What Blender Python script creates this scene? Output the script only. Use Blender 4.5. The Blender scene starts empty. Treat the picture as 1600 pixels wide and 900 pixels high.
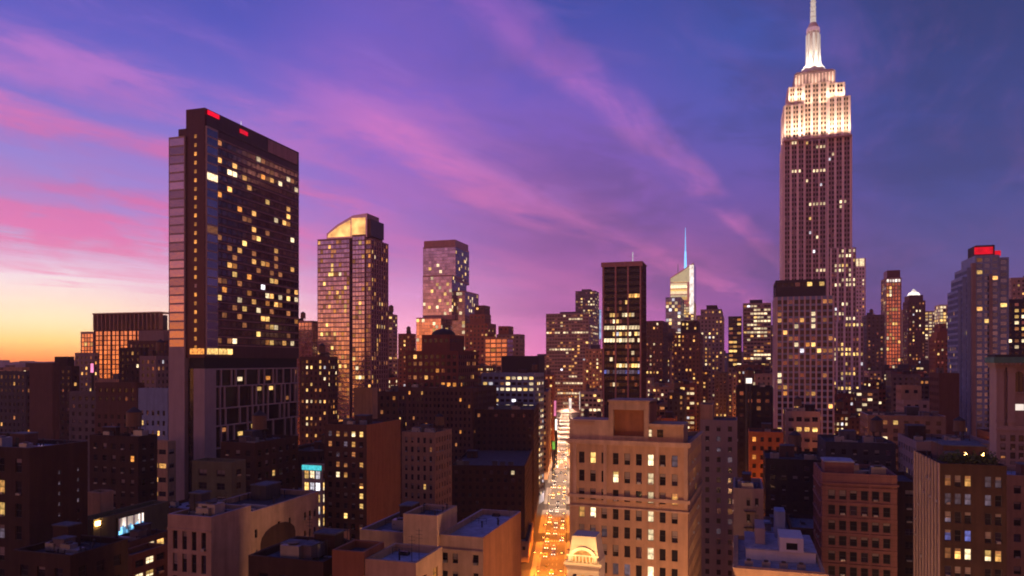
import bpy, math, random
from math import sin, cos, radians, atan2, sqrt, pi
from mathutils import Vector, Matrix
R = random.Random(11)
F, CH, HY = 1150.0, 90.0, 565.0          # focal length in photo pixels, eye height in metres, horizon row
S = bpy.context.scene
col = S.collection

# ------------------------------------------------------------------ camera
cd = bpy.data.cameras.new('camera'); cam = bpy.data.objects.new('camera', cd); col.objects.link(cam)
cam.location = (0, 0, CH); cam.rotation_euler = (radians(90), 0, 0)
cd.sensor_width = 36; cd.lens = 36 * F / 1600; cd.shift_y = (HY - 450) / 1600
cd.clip_start = 1; cd.clip_end = 60000
S.camera = cam
S.render.resolution_x, S.render.resolution_y = 1024, 576
S.view_settings.view_transform = 'Standard'; S.view_settings.look = 'None'
S.view_settings.exposure = 0; S.view_settings.gamma = 1
S.render.engine = 'CYCLES'
S.cycles.use_denoising = True
S.cycles.max_bounces = 5; S.cycles.diffuse_bounces = 2; S.cycles.glossy_bounces = 3
S.cycles.sample_clamp_indirect = 4; S.cycles.caustics_reflective = False; S.cycles.caustics_refractive = False
S.cycles.use_light_tree = True
S.cycles.filter_width = 1.9
HAZE = .00013

def lin(r, g, b):
    f = lambda c: c/255/12.92 if c/255 <= .04045 else ((c/255+.055)/1.055)**2.4
    return (f(r), f(g), f(b), 1)

# ------------------------------------------------------------------ world: dusk sky
SUN_AZ, SUN_EL = radians(-72), radians(1.2)
W = bpy.data.worlds.new('World'); S.world = W; W.use_nodes = True
nt = W.node_tree; nt.nodes.clear(); N = nt.nodes; L = nt.links
def node(t, **k):
    n = N.new(t)
    for a, b in k.items(): setattr(n, a, b)
    return n
def _in(n, i, v):
    if v is None: return
    if hasattr(v, 'is_output') or hasattr(v, 'links'): L.new(v, n.inputs[i])
    else: n.inputs[i].default_value = v
def mth(op, a, b=None, c=None, clamp=False):
    n = node('ShaderNodeMath', operation=op, use_clamp=clamp)
    _in(n, 0, a); _in(n, 1, b); _in(n, 2, c)
    return n.outputs[0]
def mixc(f, a, b, mode='MIX'):
    n = node('ShaderNodeMix', data_type='RGBA', blend_type=mode, clamp_factor=True)
    _in(n, 0, f); _in(n, 6, a); _in(n, 7, b)
    return n.outputs[2]
def ramp(f, stops, interp='LINEAR'):
    n = node('ShaderNodeValToRGB'); r = n.color_ramp; r.interpolation = interp
    while len(r.elements) < len(stops): r.elements.new(.5)
    for e, (p, c) in zip(r.elements, stops):
        e.position = p; e.color = c if isinstance(c, tuple) else (c, c, c, 1)
    L.new(f, n.inputs[0]); return n.outputs[0]
def smooth(v, a, b):
    n = node('ShaderNodeMapRange', interpolation_type='SMOOTHSTEP'); _in(n, 0, v)
    n.inputs[1].default_value = a; n.inputs[2].default_value = b
    return n.outputs[0]
tc = node('ShaderNodeTexCoord'); sep = node('ShaderNodeSeparateXYZ'); L.new(tc.outputs['Generated'], sep.inputs[0])
X, Y, Z = sep.outputs
hyp = mth('SQRT', mth('ADD', mth('MULTIPLY', X, X), mth('MULTIPLY', Y, Y)))
# angular distance (degrees) from an anchor azimuth of -90 degrees (left of the view)
az = mth('MULTIPLY', mth('ARCCOSINE', mth('DIVIDE', mth('MULTIPLY', X, -1.0), mth('MAXIMUM', hyp, .0001))), 57.2958)
def sc(y, u):
    w = (HY - y) / F
    return w / sqrt(1 + u*u + w*w)
def column(px, rows):
    u = (px - 800) / F
    st = sorted((max(0, min(1, sc(y, u) * 1.8)), lin(*c)) for y, c in rows)
    return st
zf = mth('MULTIPLY', Z, 1.8, clamp=True)
cols = [
 (0,   column(50,  [(565,(255,150,60)),(548,(250,170,85)),(530,(254,206,120)),(500,(255,232,180)),(465,(253,238,215)),(430,(244,226,236)),(400,(226,190,228)),(330,(172,135,215)),(240,(140,120,215)),(130,(100,95,205)),(20,(72,76,190)),(-200,(40,55,150))])),
 (57,  column(50,  [(565,(240,130,50)),(548,(250,170,85)),(530,(254,206,120)),(500,(255,232,180)),(465,(253,238,215)),(430,(244,226,236)),(400,(226,190,228)),(330,(165,130,212)),(240,(140,120,212)),(130,(100,92,200)),(20,(70,74,188)),(-200,(40,55,150))])),
 (68,  column(250, [(565,(252,160,90)),(530,(250,195,150)),(480,(246,212,205)),(430,(232,190,225)),(330,(165,125,215)),(240,(130,112,210)),(130,(95,88,198)),(20,(62,70,182)),(-200,(38,50,145))])),
 (80,  column(600, [(565,(250,165,170)),(520,(240,165,195)),(460,(218,150,210)),(390,(172,112,200)),(300,(142,96,200)),(150,(116,84,196)),(20,(98,78,186)),(-200,(38,48,140))])),
 (95,  column(900, [(565,(205,110,165)),(500,(178,95,165)),(400,(150,80,168)),(250,(122,78,180)),(150,(92,76,182)),(20,(52,66,165)),(-200,(30,42,125))])),
 (107, column(1150,[(565,(150,75,150)),(500,(130,70,148)),(400,(115,68,155)),(300,(98,72,168)),(180,(72,76,175)),(60,(46,70,162)),(-200,(24,38,115))])),
 (121, column(1500,[(565,(105,65,130)),(480,(86,66,135)),(400,(72,68,148)),(300,(48,62,146)),(180,(34,56,138)),(20,(20,44,114)),(-200,(18,30,90))])),
]
c = None; prev = None
for a, st in cols:
    rc = ramp(zf, st)
    c = rc if c is None else mixc(smooth(az, prev, a), c, rc)
    prev = a
# the dusk sky behind the camera: warm rose band of the anti-twilight arch
backl = ramp(zf, [(0, lin(250,150,70)), (.07, lin(238,150,100)), (.16, lin(214,130,130)), (.30, lin(168,112,170)), (.55, lin(112,80,150)), (1, lin(44,42,110))])
backr = ramp(zf, [(0, lin(200,108,66)), (.12, lin(184,98,72)), (.35, lin(136,74,72)), (.7, lin(56,38,60)), (1, lin(26,28,72))])
back = mixc(smooth(az, 40, 85), backl, backr)
c = mixc(smooth(mth('DIVIDE', Y, mth('MAXIMUM', hyp, .001)), .05, -.35), c, back)
# cirrus: parallel streaks of a high cloud sheet, running to a point low on the right
q = mth('ARCTAN2', Z, mth('SUBTRACT', mth('MULTIPLY', Y, .52), X))
zc = mth('MAXIMUM', Z, .03)
along = mth('DIVIDE', mth('ADD', mth('MULTIPLY', X, .46), mth('MULTIPLY', Y, .887)), zc)
across = mth('DIVIDE', mth('SUBTRACT', mth('MULTIPLY', X, .887), mth('MULTIPLY', Y, .46)), zc)
def noise(vx, vy, vz, scale, detail=4, rough=.55, dist=0):
    cb = node('ShaderNodeCombineXYZ'); _in(cb, 0, vx); _in(cb, 1, vy); _in(cb, 2, vz)
    n = node('ShaderNodeTexNoise'); n.inputs['Scale'].default_value = scale; n.inputs['Detail'].default_value = detail
    n.inputs['Roughness'].default_value = rough; n.inputs['Distortion'].default_value = dist
    L.new(cb.outputs[0], n.inputs['Vector']); return n.outputs[0]
n1 = noise(mth('MULTIPLY', along, .35), across, 0.0, .9, 5, .55, .6)
n2 = noise(mth('MULTIPLY', along, .30), mth('MULTIPLY', across, 1.0), 3.3, 1.7, 8, .66, .5)
n4 = noise(mth('MULTIPLY', X, 1.0), mth('MULTIPLY', Y, 1.0), mth('MULTIPLY', Z, 2.0), 2.3, 3, .5, .5)
n5 = noise(mth('ADD', X, mth('MULTIPLY', Z, 1.1)), Y, mth('MULTIPLY', Z, 2.6), 9.0, 7, .62, .6)
n3 = noise(X, mth('MULTIPLY', Y, 1.0), mth('MULTIPLY', Z, 2.2), 3.2, 4, .55, .4)
qd = mth('ADD', q, mth('MULTIPLY', mth('SUBTRACT', n1, .5), .12))
qd = mth('ADD', qd, mth('MULTIPLY', mth('SUBTRACT', n3, .5), .10))
left = ramp(qd, [(0,0.0),(.07,.0),(.085,.12),(.10,.03),(.125,.55),(.15,.95),(.168,.75),(.19,1.0),(.215,.35),(.235,.1),(.262,.9),(.285,.75),(.31,.08),(.335,.42),(.365,.45),(.40,.06),(.5,0),(1,0)], 'EASE')
right = ramp(qd, [(0,.25),(.1,.3),(.17,.15),(.23,.45),(.29,.12),(.36,.22),(.395,1),(.425,1),(.47,.35),(.56,.10),(.66,.10),(.71,.48),(.75,.34),(.81,.0),(1,0)], 'EASE')
side = smooth(az, 70, 86)
mk = node('ShaderNodeMix', data_type='FLOAT'); _in(mk, 0, side); _in(mk, 2, left); _in(mk, 3, right)
streak = mth('MULTIPLY', mk.outputs[0], smooth(mth('ADD', mth('MULTIPLY', n2, .5), mth('MULTIPLY', n5, .5)), .34, .60))
streak = mth('MULTIPLY', streak, mth('MAXIMUM', mth('MULTIPLY_ADD', smooth(n4, .38, .58), .5, .5), smooth(az, 74, 62)))
streak = mth('MULTIPLY', streak, smooth(az, 124, 100))
streak = mth('MULTIPLY', streak, smooth(Y, .0, .3))
pink = mixc(smooth(az, 60, 100), ramp(zf, [(0, lin(250,190,150)), (.12, lin(240,160,190)), (.27, lin(232,112,186)), (.40, lin(190,92,170)), (.62, lin(208,112,198)), (.9, lin(150,90,190))]),
            ramp(zf, [(0, lin(225,120,170)), (.25, lin(226,112,190)), (.5, lin(218,120,206)), (.8, lin(140,86,190)), (1, lin(90,75,180))]))
c = mixc(mth('MULTIPLY', streak, 1.4, clamp=True), c, pink)
# thin veil variations
veil = smooth(n2, .5, .8)
c = mixc(mth('MULTIPLY', mth('MULTIPLY', veil, smooth(Z, .03, .2)), .18), c, pink)
dark = mth('MULTIPLY', smooth(mth('ADD', mth('MULTIPLY', n3, .6), mth('MULTIPLY', n5, .4)), .44, .60), smooth(az, 70, 112))
c = mixc(mth('MULTIPLY', dark, .50), c, lin(22, 42, 112))
light = mth('MULTIPLY', mth('MULTIPLY', smooth(n5, .52, .72), smooth(Z, .02, .2)), smooth(az, 122, 92))
c = mixc(mth('MULTIPLY', light, .16), c, lin(150, 110, 215))
bg = node('ShaderNodeBackground'); L.new(c, bg.inputs[0])
if HAZE: L.new(mth('MULTIPLY_ADD', smooth(Z, .15, .0), 1.05, 1.07), bg.inputs[1])
sky = node('ShaderNodeTexSky', sky_type='NISHITA'); sky.sun_disc = False
sky.sun_elevation = SUN_EL; sky.sun_rotation = SUN_AZ; sky.altitude = 50
bg2 = node('ShaderNodeBackground'); L.new(sky.outputs[0], bg2.inputs[0]); bg2.inputs[1].default_value = .05
add = node('ShaderNodeAddShader'); L.new(bg.outputs[0], add.inputs[0]); L.new(bg2.outputs[0], add.inputs[1])
out = node('ShaderNodeOutputWorld'); L.new(add.outputs[0], out.inputs[0])
NISH = bg2

# the sun, already touching the horizon on the left
sd = bpy.data.lights.new('sun', 'SUN'); so = bpy.data.objects.new('sun', sd); col.objects.link(so)
sd.energy = .55; sd.angle = radians(4); sd.color = (1, .42, .14)
dv = Vector((sin(SUN_AZ)*cos(SUN_EL), cos(SUN_AZ)*cos(SUN_EL), sin(SUN_EL)))
so.rotation_euler = dv.to_track_quat('Z', 'Y').to_euler()

# ------------------------------------------------------------------ materials
MATS = {}
def newmat(name):
    m = bpy.data.materials.new(name); m.use_nodes = True
    return m, m.node_tree, m.node_tree.nodes['Principled BSDF']
def tn(t, typ, **k):
    n = t.nodes.new(typ)
    for a, b in k.items(): setattr(n, a, b)
    return n
def wallmat(key, rgb, rough=.85, var=.35, scale=.25, metal=0, bump=.15, course=0):
    m, t, b = newmat(key)
    co = tn(t, 'ShaderNodeTexCoord'); oi = tn(t, 'ShaderNodeObjectInfo')
    a = tn(t, 'ShaderNodeTexNoise'); a.inputs['Scale'].default_value = scale; a.inputs['Detail'].default_value = 6; a.inputs['Roughness'].default_value = .78
    mp = tn(t, 'ShaderNodeMapping'); mp.inputs['Scale'].default_value = (1.2, 1.2, .12)
    a2 = tn(t, 'ShaderNodeTexNoise'); a2.inputs['Scale'].default_value = .7; a2.inputs['Detail'].default_value = 5
    t.links.new(co.outputs['Object'], a.inputs['Vector']); t.links.new(co.outputs['Object'], mp.inputs[0]); t.links.new(mp.outputs[0], a2.inputs['Vector'])
    s = tn(t, 'ShaderNodeMath', operation='ADD'); t.links.new(a.outputs[0], s.inputs[0]); t.links.new(a2.outputs[0], s.inputs[1])
    s2 = tn(t, 'ShaderNodeMath', operation='MULTIPLY_ADD'); t.links.new(oi.outputs['Random'], s2.inputs[0]); s2.inputs[1].default_value = .25; t.links.new(s.outputs[0], s2.inputs[2])
    mr = tn(t, 'ShaderNodeMapRange'); mr.inputs[1].default_value = .7; mr.inputs[2].default_value = 1.55
    mr.inputs[3].default_value = 1 - var; mr.inputs[4].default_value = 1 + var*.7
    t.links.new(s2.outputs[0], mr.inputs[0])
    last = mr.outputs[0]
    if course:
        sx = tn(t, 'ShaderNodeSeparateXYZ'); t.links.new(co.outputs['Object'], sx.inputs[0])
        md = tn(t, 'ShaderNodeMath', operation='PINGPONG'); md.inputs[1].default_value = course; t.links.new(sx.outputs[2], md.inputs[0])
        lt = tn(t, 'ShaderNodeMath', operation='GREATER_THAN'); lt.inputs[1].default_value = course*.12; t.links.new(md.outputs[0], lt.inputs[0])
        ma = tn(t, 'ShaderNodeMath', operation='MULTIPLY_ADD'); ma.inputs[1].default_value = .25; ma.inputs[2].default_value = .75; t.links.new(lt.outputs[0], ma.inputs[0])
        mm = tn(t, 'ShaderNodeMath', operation='MULTIPLY'); t.links.new(last, mm.inputs[0]); t.links.new(ma.outputs[0], mm.inputs[1]); last = mm.outputs[0]
    vm = tn(t, 'ShaderNodeVectorMath', operation='SCALE'); vm.inputs[0].default_value = rgb; t.links.new(last, vm.inputs['Scale'])
    t.links.new(vm.outputs[0], b.inputs['Base Color'])
    b.inputs['Roughness'].default_value = rough; b.inputs['Metallic'].default_value = metal
    b.inputs['Specular IOR Level'].default_value = .3
    if bump:
        bp = tn(t, 'ShaderNodeBump'); bp.inputs['Strength'].default_value = bump; bp.inputs['Distance'].default_value = .3
        t.links.new(a.outputs[0], bp.inputs['Height']); t.links.new(bp.outputs[0], b.inputs['Normal'])
    MATS[key] = m; return m
wallmat('brick_red', (.22,.075,.05), course=.45)
wallmat('brick_brown', (.13,.065,.048), course=.45)
wallmat('brick_dark', (.058,.030,.023), var=.5)
wallmat('brick_rust', (.30,.12,.06))
wallmat('brick_pink', (.25,.115,.105), course=.6)
wallmat('beige', (.44,.30,.22), var=.42)
wallmat('beige_warm', (.43,.27,.17), var=.36)
wallmat('cream', (.58,.48,.38), var=.2)
wallmat('limestone', (.38,.28,.25), var=.2)
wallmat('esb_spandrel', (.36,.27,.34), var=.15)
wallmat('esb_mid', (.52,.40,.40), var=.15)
wallmat('esb_stone', (.84,.70,.80), var=.08)
wallmat('concrete', (.30,.22,.21), var=.22)
wallmat('concrete_light', (.42,.33,.34), var=.2)
wallmat('grey', (.15,.125,.135))
wallmat('grey_blue', (.25,.33,.52))
wallmat('pale_violet', (.60,.48,.54), var=.15)
wallmat('grey_dark', (.07,.065,.075))
wallmat('black', (.018,.014,.018), rough=.6)
wallmat('bronze', (.10,.045,.045), rough=.4, metal=.4)
wallmat('pink_metal', (.40,.22,.22), rough=.5)
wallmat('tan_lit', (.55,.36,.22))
wallmat('white', (.68,.66,.68), var=.15)
wallmat('olive', (.16,.15,.09))
wallmat('wood', (.20,.12,.07), var=.4)
wallmat('metal', (.35,.35,.38), rough=.4, metal=.7)
wallmat('metal_dark', (.06,.06,.065), rough=.5, metal=.5)
wallmat('roof_grey', (.11,.125,.16), scale=.5, var=.7)
wallmat('roof_pale', (.34,.38,.48), scale=.5, var=.6)
wallmat('roof_dark', (.045,.045,.055), scale=.4, var=.5)
wallmat('roof_tar', (.07,.075,.10), scale=.5, var=.7)
wallmat('copper_green', (.10,.22,.18))
wallmat('asphalt', (.06,.058,.055), scale=.6, var=.4)
wallmat('road', (.095,.085,.08), scale=.5, var=.35)
wallmat('sidewalk', (.24,.22,.20), scale=.5)
wallmat('paint', (.42,.40,.36), scale=.8, var=.2)
wallmat('foliage', (.05,.075,.03), scale=1.5, var=.6)
wallmat('blind', (.30,.25,.24))
wallmat('ground', (.05,.042,.045), scale=.02, var=.5)
wallmat('hill', (.05,.05,.06), scale=.002)
wallmat('car_yellow', (.75,.42,.03), rough=.25, bump=0, var=.05)
wallmat('car_white', (.7,.7,.7), rough=.25, bump=0, var=.05)
wallmat('car_black', (.02,.02,.022), rough=.2, bump=0, var=.05)
wallmat('car_silver', (.4,.4,.42), rough=.25, metal=.7, bump=0, var=.05)
wallmat('rubber', (.02,.02,.02), bump=0)

def glassmat(key, rgb, rough, metal, bump=.03, bs=.5):
    m, t, b = newmat(key)
    b.inputs['Base Color'].default_value = (*rgb, 1); b.inputs['Roughness'].default_value = rough; b.inputs['Metallic'].default_value = metal
    co = tn(t, 'ShaderNodeTexCoord'); n = tn(t, 'ShaderNodeTexNoise'); n.inputs['Scale'].default_value = bs; n.inputs['Detail'].default_value = 2
    bp = tn(t, 'ShaderNodeBump'); bp.inputs['Strength'].default_value = bump; bp.inputs['Distance'].default_value = 1
    t.links.new(co.outputs['Object'], n.inputs['Vector']); t.links.new(n.outputs[0], bp.inputs['Height']); t.links.new(bp.outputs[0], b.inputs['Normal'])
    gi = tn(t, 'ShaderNodeNewGeometry'); oi = tn(t, 'ShaderNodeObjectInfo'); ad = tn(t, 'ShaderNodeMath', operation='ADD'); fr = tn(t, 'ShaderNodeMath', operation='FRACT')
    t.links.new(gi.outputs['Random Per Island'], ad.inputs[0]); t.links.new(oi.outputs['Random'], ad.inputs[1]); t.links.new(ad.outputs[0], fr.inputs[0])
    mr = tn(t, 'ShaderNodeMapRange'); mr.inputs[3].default_value = .62; mr.inputs[4].default_value = 1.25; t.links.new(fr.outputs[0], mr.inputs[0])
    vs = tn(t, 'ShaderNodeVectorMath', operation='SCALE'); vs.inputs[0].default_value = rgb; t.links.new(mr.outputs[0], vs.inputs['Scale']); t.links.new(vs.outputs[0], b.inputs['Base Color'])
    MATS[key] = m
glassmat('glass_dark', (.02,.018,.022), .12, 0)
glassmat('glass_bronze', (.17,.10,.11), .10, .8)
glassmat('glass_sky', (.62,.52,.58), .10, .95, .06)
glassmat('glass_mid', (.26,.21,.26), .12, .9)
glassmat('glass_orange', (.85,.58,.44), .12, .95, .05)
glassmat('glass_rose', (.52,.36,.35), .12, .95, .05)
glassmat('glass_blue', (.18,.24,.42), .12, .9)

def emat(key, rgb, st, var=.6, scale=1.3, sample=False):
    m, t, b = newmat(key)
    b.inputs['Base Color'].default_value = (.04, .035, .03, 1); b.inputs['Roughness'].default_value = .3
    co = tn(t, 'ShaderNodeTexCoord'); n = tn(t, 'ShaderNodeTexNoise'); n.inputs['Scale'].default_value = scale; n.inputs['Detail'].default_value = 2
    oi = tn(t, 'ShaderNodeObjectInfo'); gi = tn(t, 'ShaderNodeNewGeometry')
    t.links.new(co.outputs['Object'], n.inputs['Vector'])
    mr = tn(t, 'ShaderNodeMapRange'); mr.inputs[1].default_value = .3; mr.inputs[2].default_value = .7; mr.inputs[3].default_value = 1-var; mr.inputs[4].default_value = 1+var
    t.links.new(n.outputs[0], mr.inputs[0])
    a = tn(t, 'ShaderNodeMath', operation='ADD'); t.links.new(oi.outputs['Random'], a.inputs[0]); t.links.new(gi.outputs['Random Per Island'], a.inputs[1])
    fr = tn(t, 'ShaderNodeMath', operation='FRACT'); t.links.new(a.outputs[0], fr.inputs[0])
    pw_ = tn(t, 'ShaderNodeMath', operation='POWER'); t.links.new(fr.outputs[0], pw_.inputs[0]); pw_.inputs[1].default_value = 1.8
    m2 = tn(t, 'ShaderNodeMath', operation='MULTIPLY_ADD'); t.links.new(pw_.outputs[0], m2.inputs[0]); m2.inputs[1].default_value = 1.9*var; m2.inputs[2].default_value = 1-var
    m3 = tn(t, 'ShaderNodeMath', operation='MULTIPLY'); t.links.new(m2.outputs[0], m3.inputs[0]); t.links.new(mr.outputs[0], m3.inputs[1])
    m4 = tn(t, 'ShaderNodeMath', operation='MULTIPLY'); t.links.new(m3.outputs[0], m4.inputs[0]); m4.inputs[1].default_value = st
    b.inputs['Emission Color'].default_value = (*rgb, 1); t.links.new(m4.outputs[0], b.inputs['Emission Strength'])
    if not sample: m.cycles.emission_sampling = 'NONE'
    MATS[key] = m
emat('lit_warm', (1, .48, .13), 1.25)
emat('lit_yellow', (1, .60, .18), 1.4)
emat('lit_cream', (1, .76, .44), 1.4)
emat('lit_dim', (1, .36, .12), .36)
emat('lit_orange', (1, .36, .07), .8)
emat('crown_amber', (1, .48, .15), 1.5, .6, .12)
emat('lit_white', (.95, .9, 1), 1.3)
emat('lit_blue', (.25, .3, 1), .5)
emat('curtain_pale', (.55, .42, .60), .16)
emat('neon_red', (1, .0, .02), 1.0, .3, .3)
emat('neon_blue', (.12, .4, 1), 1.6, .3)
emat('sign_blue', (.45, .6, 1), .6, .6, .1)
emat('neon_cyan', (.1, .9, 1), 1.0, .3)
emat('neon_green', (.35, 1, .12), .45, .6, .4)
emat('neon_purple', (.35, .1, 1), 1.2, .5, .1)
emat('neon_pink', (1, .25, .5), 1.3, .5, .1)
emat('sign_white', (1, .84, .74), 1.4, .6, .12)
emat('led_blue', (.2, .6, 1), 1.6, .8, .8)
emat('lamp_sodium', (1, .50, .14), 22, .1)
emat('lamp_white', (1, .9, .8), 8, .1)
emat('spire_white', (1, .80, .70), .75, .2)
emat('dome_pink', (1, .5, .62), .5, .2)
emat('spire_blue', (.20, .55, 1), 1.5, .2)
emat('head_lamp', (1, .9, .75), 7, .1)
emat('tail_lamp', (1, .05, .02), 4, .1)
def M(k): return MATS[k]

# ------------------------------------------------------------------ mesh helpers
class MB:
    def __init__(s): s.v = []; s.f = []; s.m = []; s.mats = []
    def mi(s, k):
        if k not in s.mats: s.mats.append(k)
        return s.mats.index(k)
    def quad(s, a, b, c, d, k):
        i = len(s.v); s.v += [a, b, c, d]; s.f.append((i, i+1, i+2, i+3)); s.m.append(s.mi(k))
    def poly(s, pts, k):
        i = len(s.v); s.v += list(pts); s.f.append(tuple(range(i, i+len(pts)))); s.m.append(s.mi(k))
    def box(s, x0, x1, y0, y1, z0, z1, k, bottom=True):
        a = [(x0,y0,z0),(x1,y0,z0),(x1,y1,z0),(x0,y1,z0),(x0,y0,z1),(x1,y0,z1),(x1,y1,z1),(x0,y1,z1)]
        q = [(0,1,5,4),(1,2,6,5),(2,3,7,6),(3,0,4,7),(4,5,6,7)] + ([(3,2,1,0)] if bottom else [])
        i = len(s.v); s.v += a
        for t in q: s.f.append(tuple(i+j for j in t)); s.m.append(s.mi(k))
    def frus(s, cx, cy, z0, z1, r0, r1, k, n=12, cap=True, rot=0, sx=1, sy=1):
        i = len(s.v)
        for z, r in ((z0, r0), (z1, r1)):
            for j in range(n):
                a = rot + 2*pi*j/n; s.v.append((cx + r*sx*cos(a), cy + r*sy*sin(a), z))
        for j in range(n):
            s.f.append((i+j, i+(j+1)%n, i+n+(j+1)%n, i+n+j)); s.m.append(s.mi(k))
        if cap:
            s.f.append(tuple(i+n+j for j in range(n))); s.m.append(s.mi(k))
            s.f.append(tuple(i+n-1-j for j in range(n))); s.m.append(s.mi(k))
    def tube(s, p, q, r, k, n=6):
        p = Vector(p); q = Vector(q); d = (q-p).normalized(); a = d.orthogonal().normalized(); b = d.cross(a)
        i = len(s.v)
        for e in (p, q):
            for j in range(n):
                t = 2*pi*j/n; s.v.append(tuple(e + a*r*cos(t) + b*r*sin(t)))
        for j in range(n):
            s.f.append((i+j, i+(j+1)%n, i+n+(j+1)%n, i+n+j)); s.m.append(s.mi(k))
    def mesh(s, name):
        me = bpy.data.meshes.new(name); me.from_pydata(s.v, [], s.f)
        for k in s.mats: me.materials.append(M(k))
        me.polygons.foreach_set('material_index', s.m); me.update(); return me
    def obj(s, name, parent=None):
        o = bpy.data.objects.new(name, s.mesh(name)); col.objects.link(o)
        if parent: o.parent = parent
        return o
def tag(o, label=None, cat=None, group=None, kind=None):
    if label: o['label'] = label
    if cat: o['category'] = cat
    if group: o['group'] = group
    if kind: o['kind'] = kind
    return o
def empty(name, loc=(0,0,0), rz=0):
    o = bpy.data.objects.new(name, None); col.objects.link(o); o.location = loc; o.rotation_euler = (0,0,rz); o.empty_display_size = 2
    return o
def place(o, parent, loc, rz=0):
    o.parent = parent; o.location = loc; o.rotation_euler = (0,0,rz); return o

# ------------------------------------------------------------------ windows and walls
LITP = {
 'warm':  [('lit_warm', 4), ('lit_yellow', 3), ('lit_cream', 2), ('lit_dim', 6), ('lit_orange', 2), ('lit_white', .5)],
 'office':[('lit_yellow', 3), ('lit_cream', 5), ('lit_dim', 2), ('lit_white', 1)],
 'amber': [('lit_warm', 4), ('lit_orange', 4), ('lit_dim', 5), ('lit_yellow', 2)],
 'cream': [('lit_cream', 5), ('lit_yellow', 4)],
 'pale':  [('curtain_pale', 6), ('lit_yellow', 1)],
}
def pick(pal, r):
    t = LITP[pal]; s = sum(w for _, w in t); x = r.random()*s
    for k, w in t:
        x -= w
        if x <= 0: return k
    return t[0][0]
WCACHE = {}
def winmesh(w, h, mat, frame):
    var = R.randint(0, 4) if frame else 0
    key = (round(w, 1), round(h, 1), mat, frame, var)
    if key in WCACHE: return WCACHE[key]
    b = MB(); w, h = key[0], key[1]
    b.quad((-w/2,0,-h/2),(w/2,0,-h/2),(w/2,0,h/2),(-w/2,0,h/2), mat)
    if frame:
        t = min(.09, w*.07); d = -.06
        b.box(-w/2,-w/2+t, d, -.004, -h/2, h/2, frame); b.box(w/2-t, w/2, d, -.004, -h/2, h/2, frame)
        b.box(-w/2+t, w/2-t, d, -.004, h/2-t, h/2, frame); b.box(-w/2+t, w/2-t, d, -.004, -h/2, -h/2+t, frame)
        b.box(-w/2+t, w/2-t, d*.8, -.004, -t*.4, t*.4, frame)
        if var in (1, 2):
            f_ = .3 if var == 1 else .62; bk = {'lit_yellow': 'lit_warm', 'lit_cream': 'lit_yellow', 'lit_warm': 'lit_dim', 'lit_white': 'lit_cream'}.get(mat, 'blind')
            b.quad((-w/2+t,-.002,h/2-h*f_),(w/2-t,-.002,h/2-h*f_),(w/2-t,-.002,h/2-t),(-w/2+t,-.002,h/2-t), bk)
        if var == 3 and h > 1.2 and w < 2.2: b.box(-w*.3, w*.3, -.55, -.07, -h/2+.02, -h/2+.42, 'metal')
        if w > 1.7: b.box(-t*.4, t*.4, d*.9, -.004, -h/2+t, h/2-t, frame)
    WCACHE[key] = b.mesh('window'); return WCACHE[key]

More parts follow.
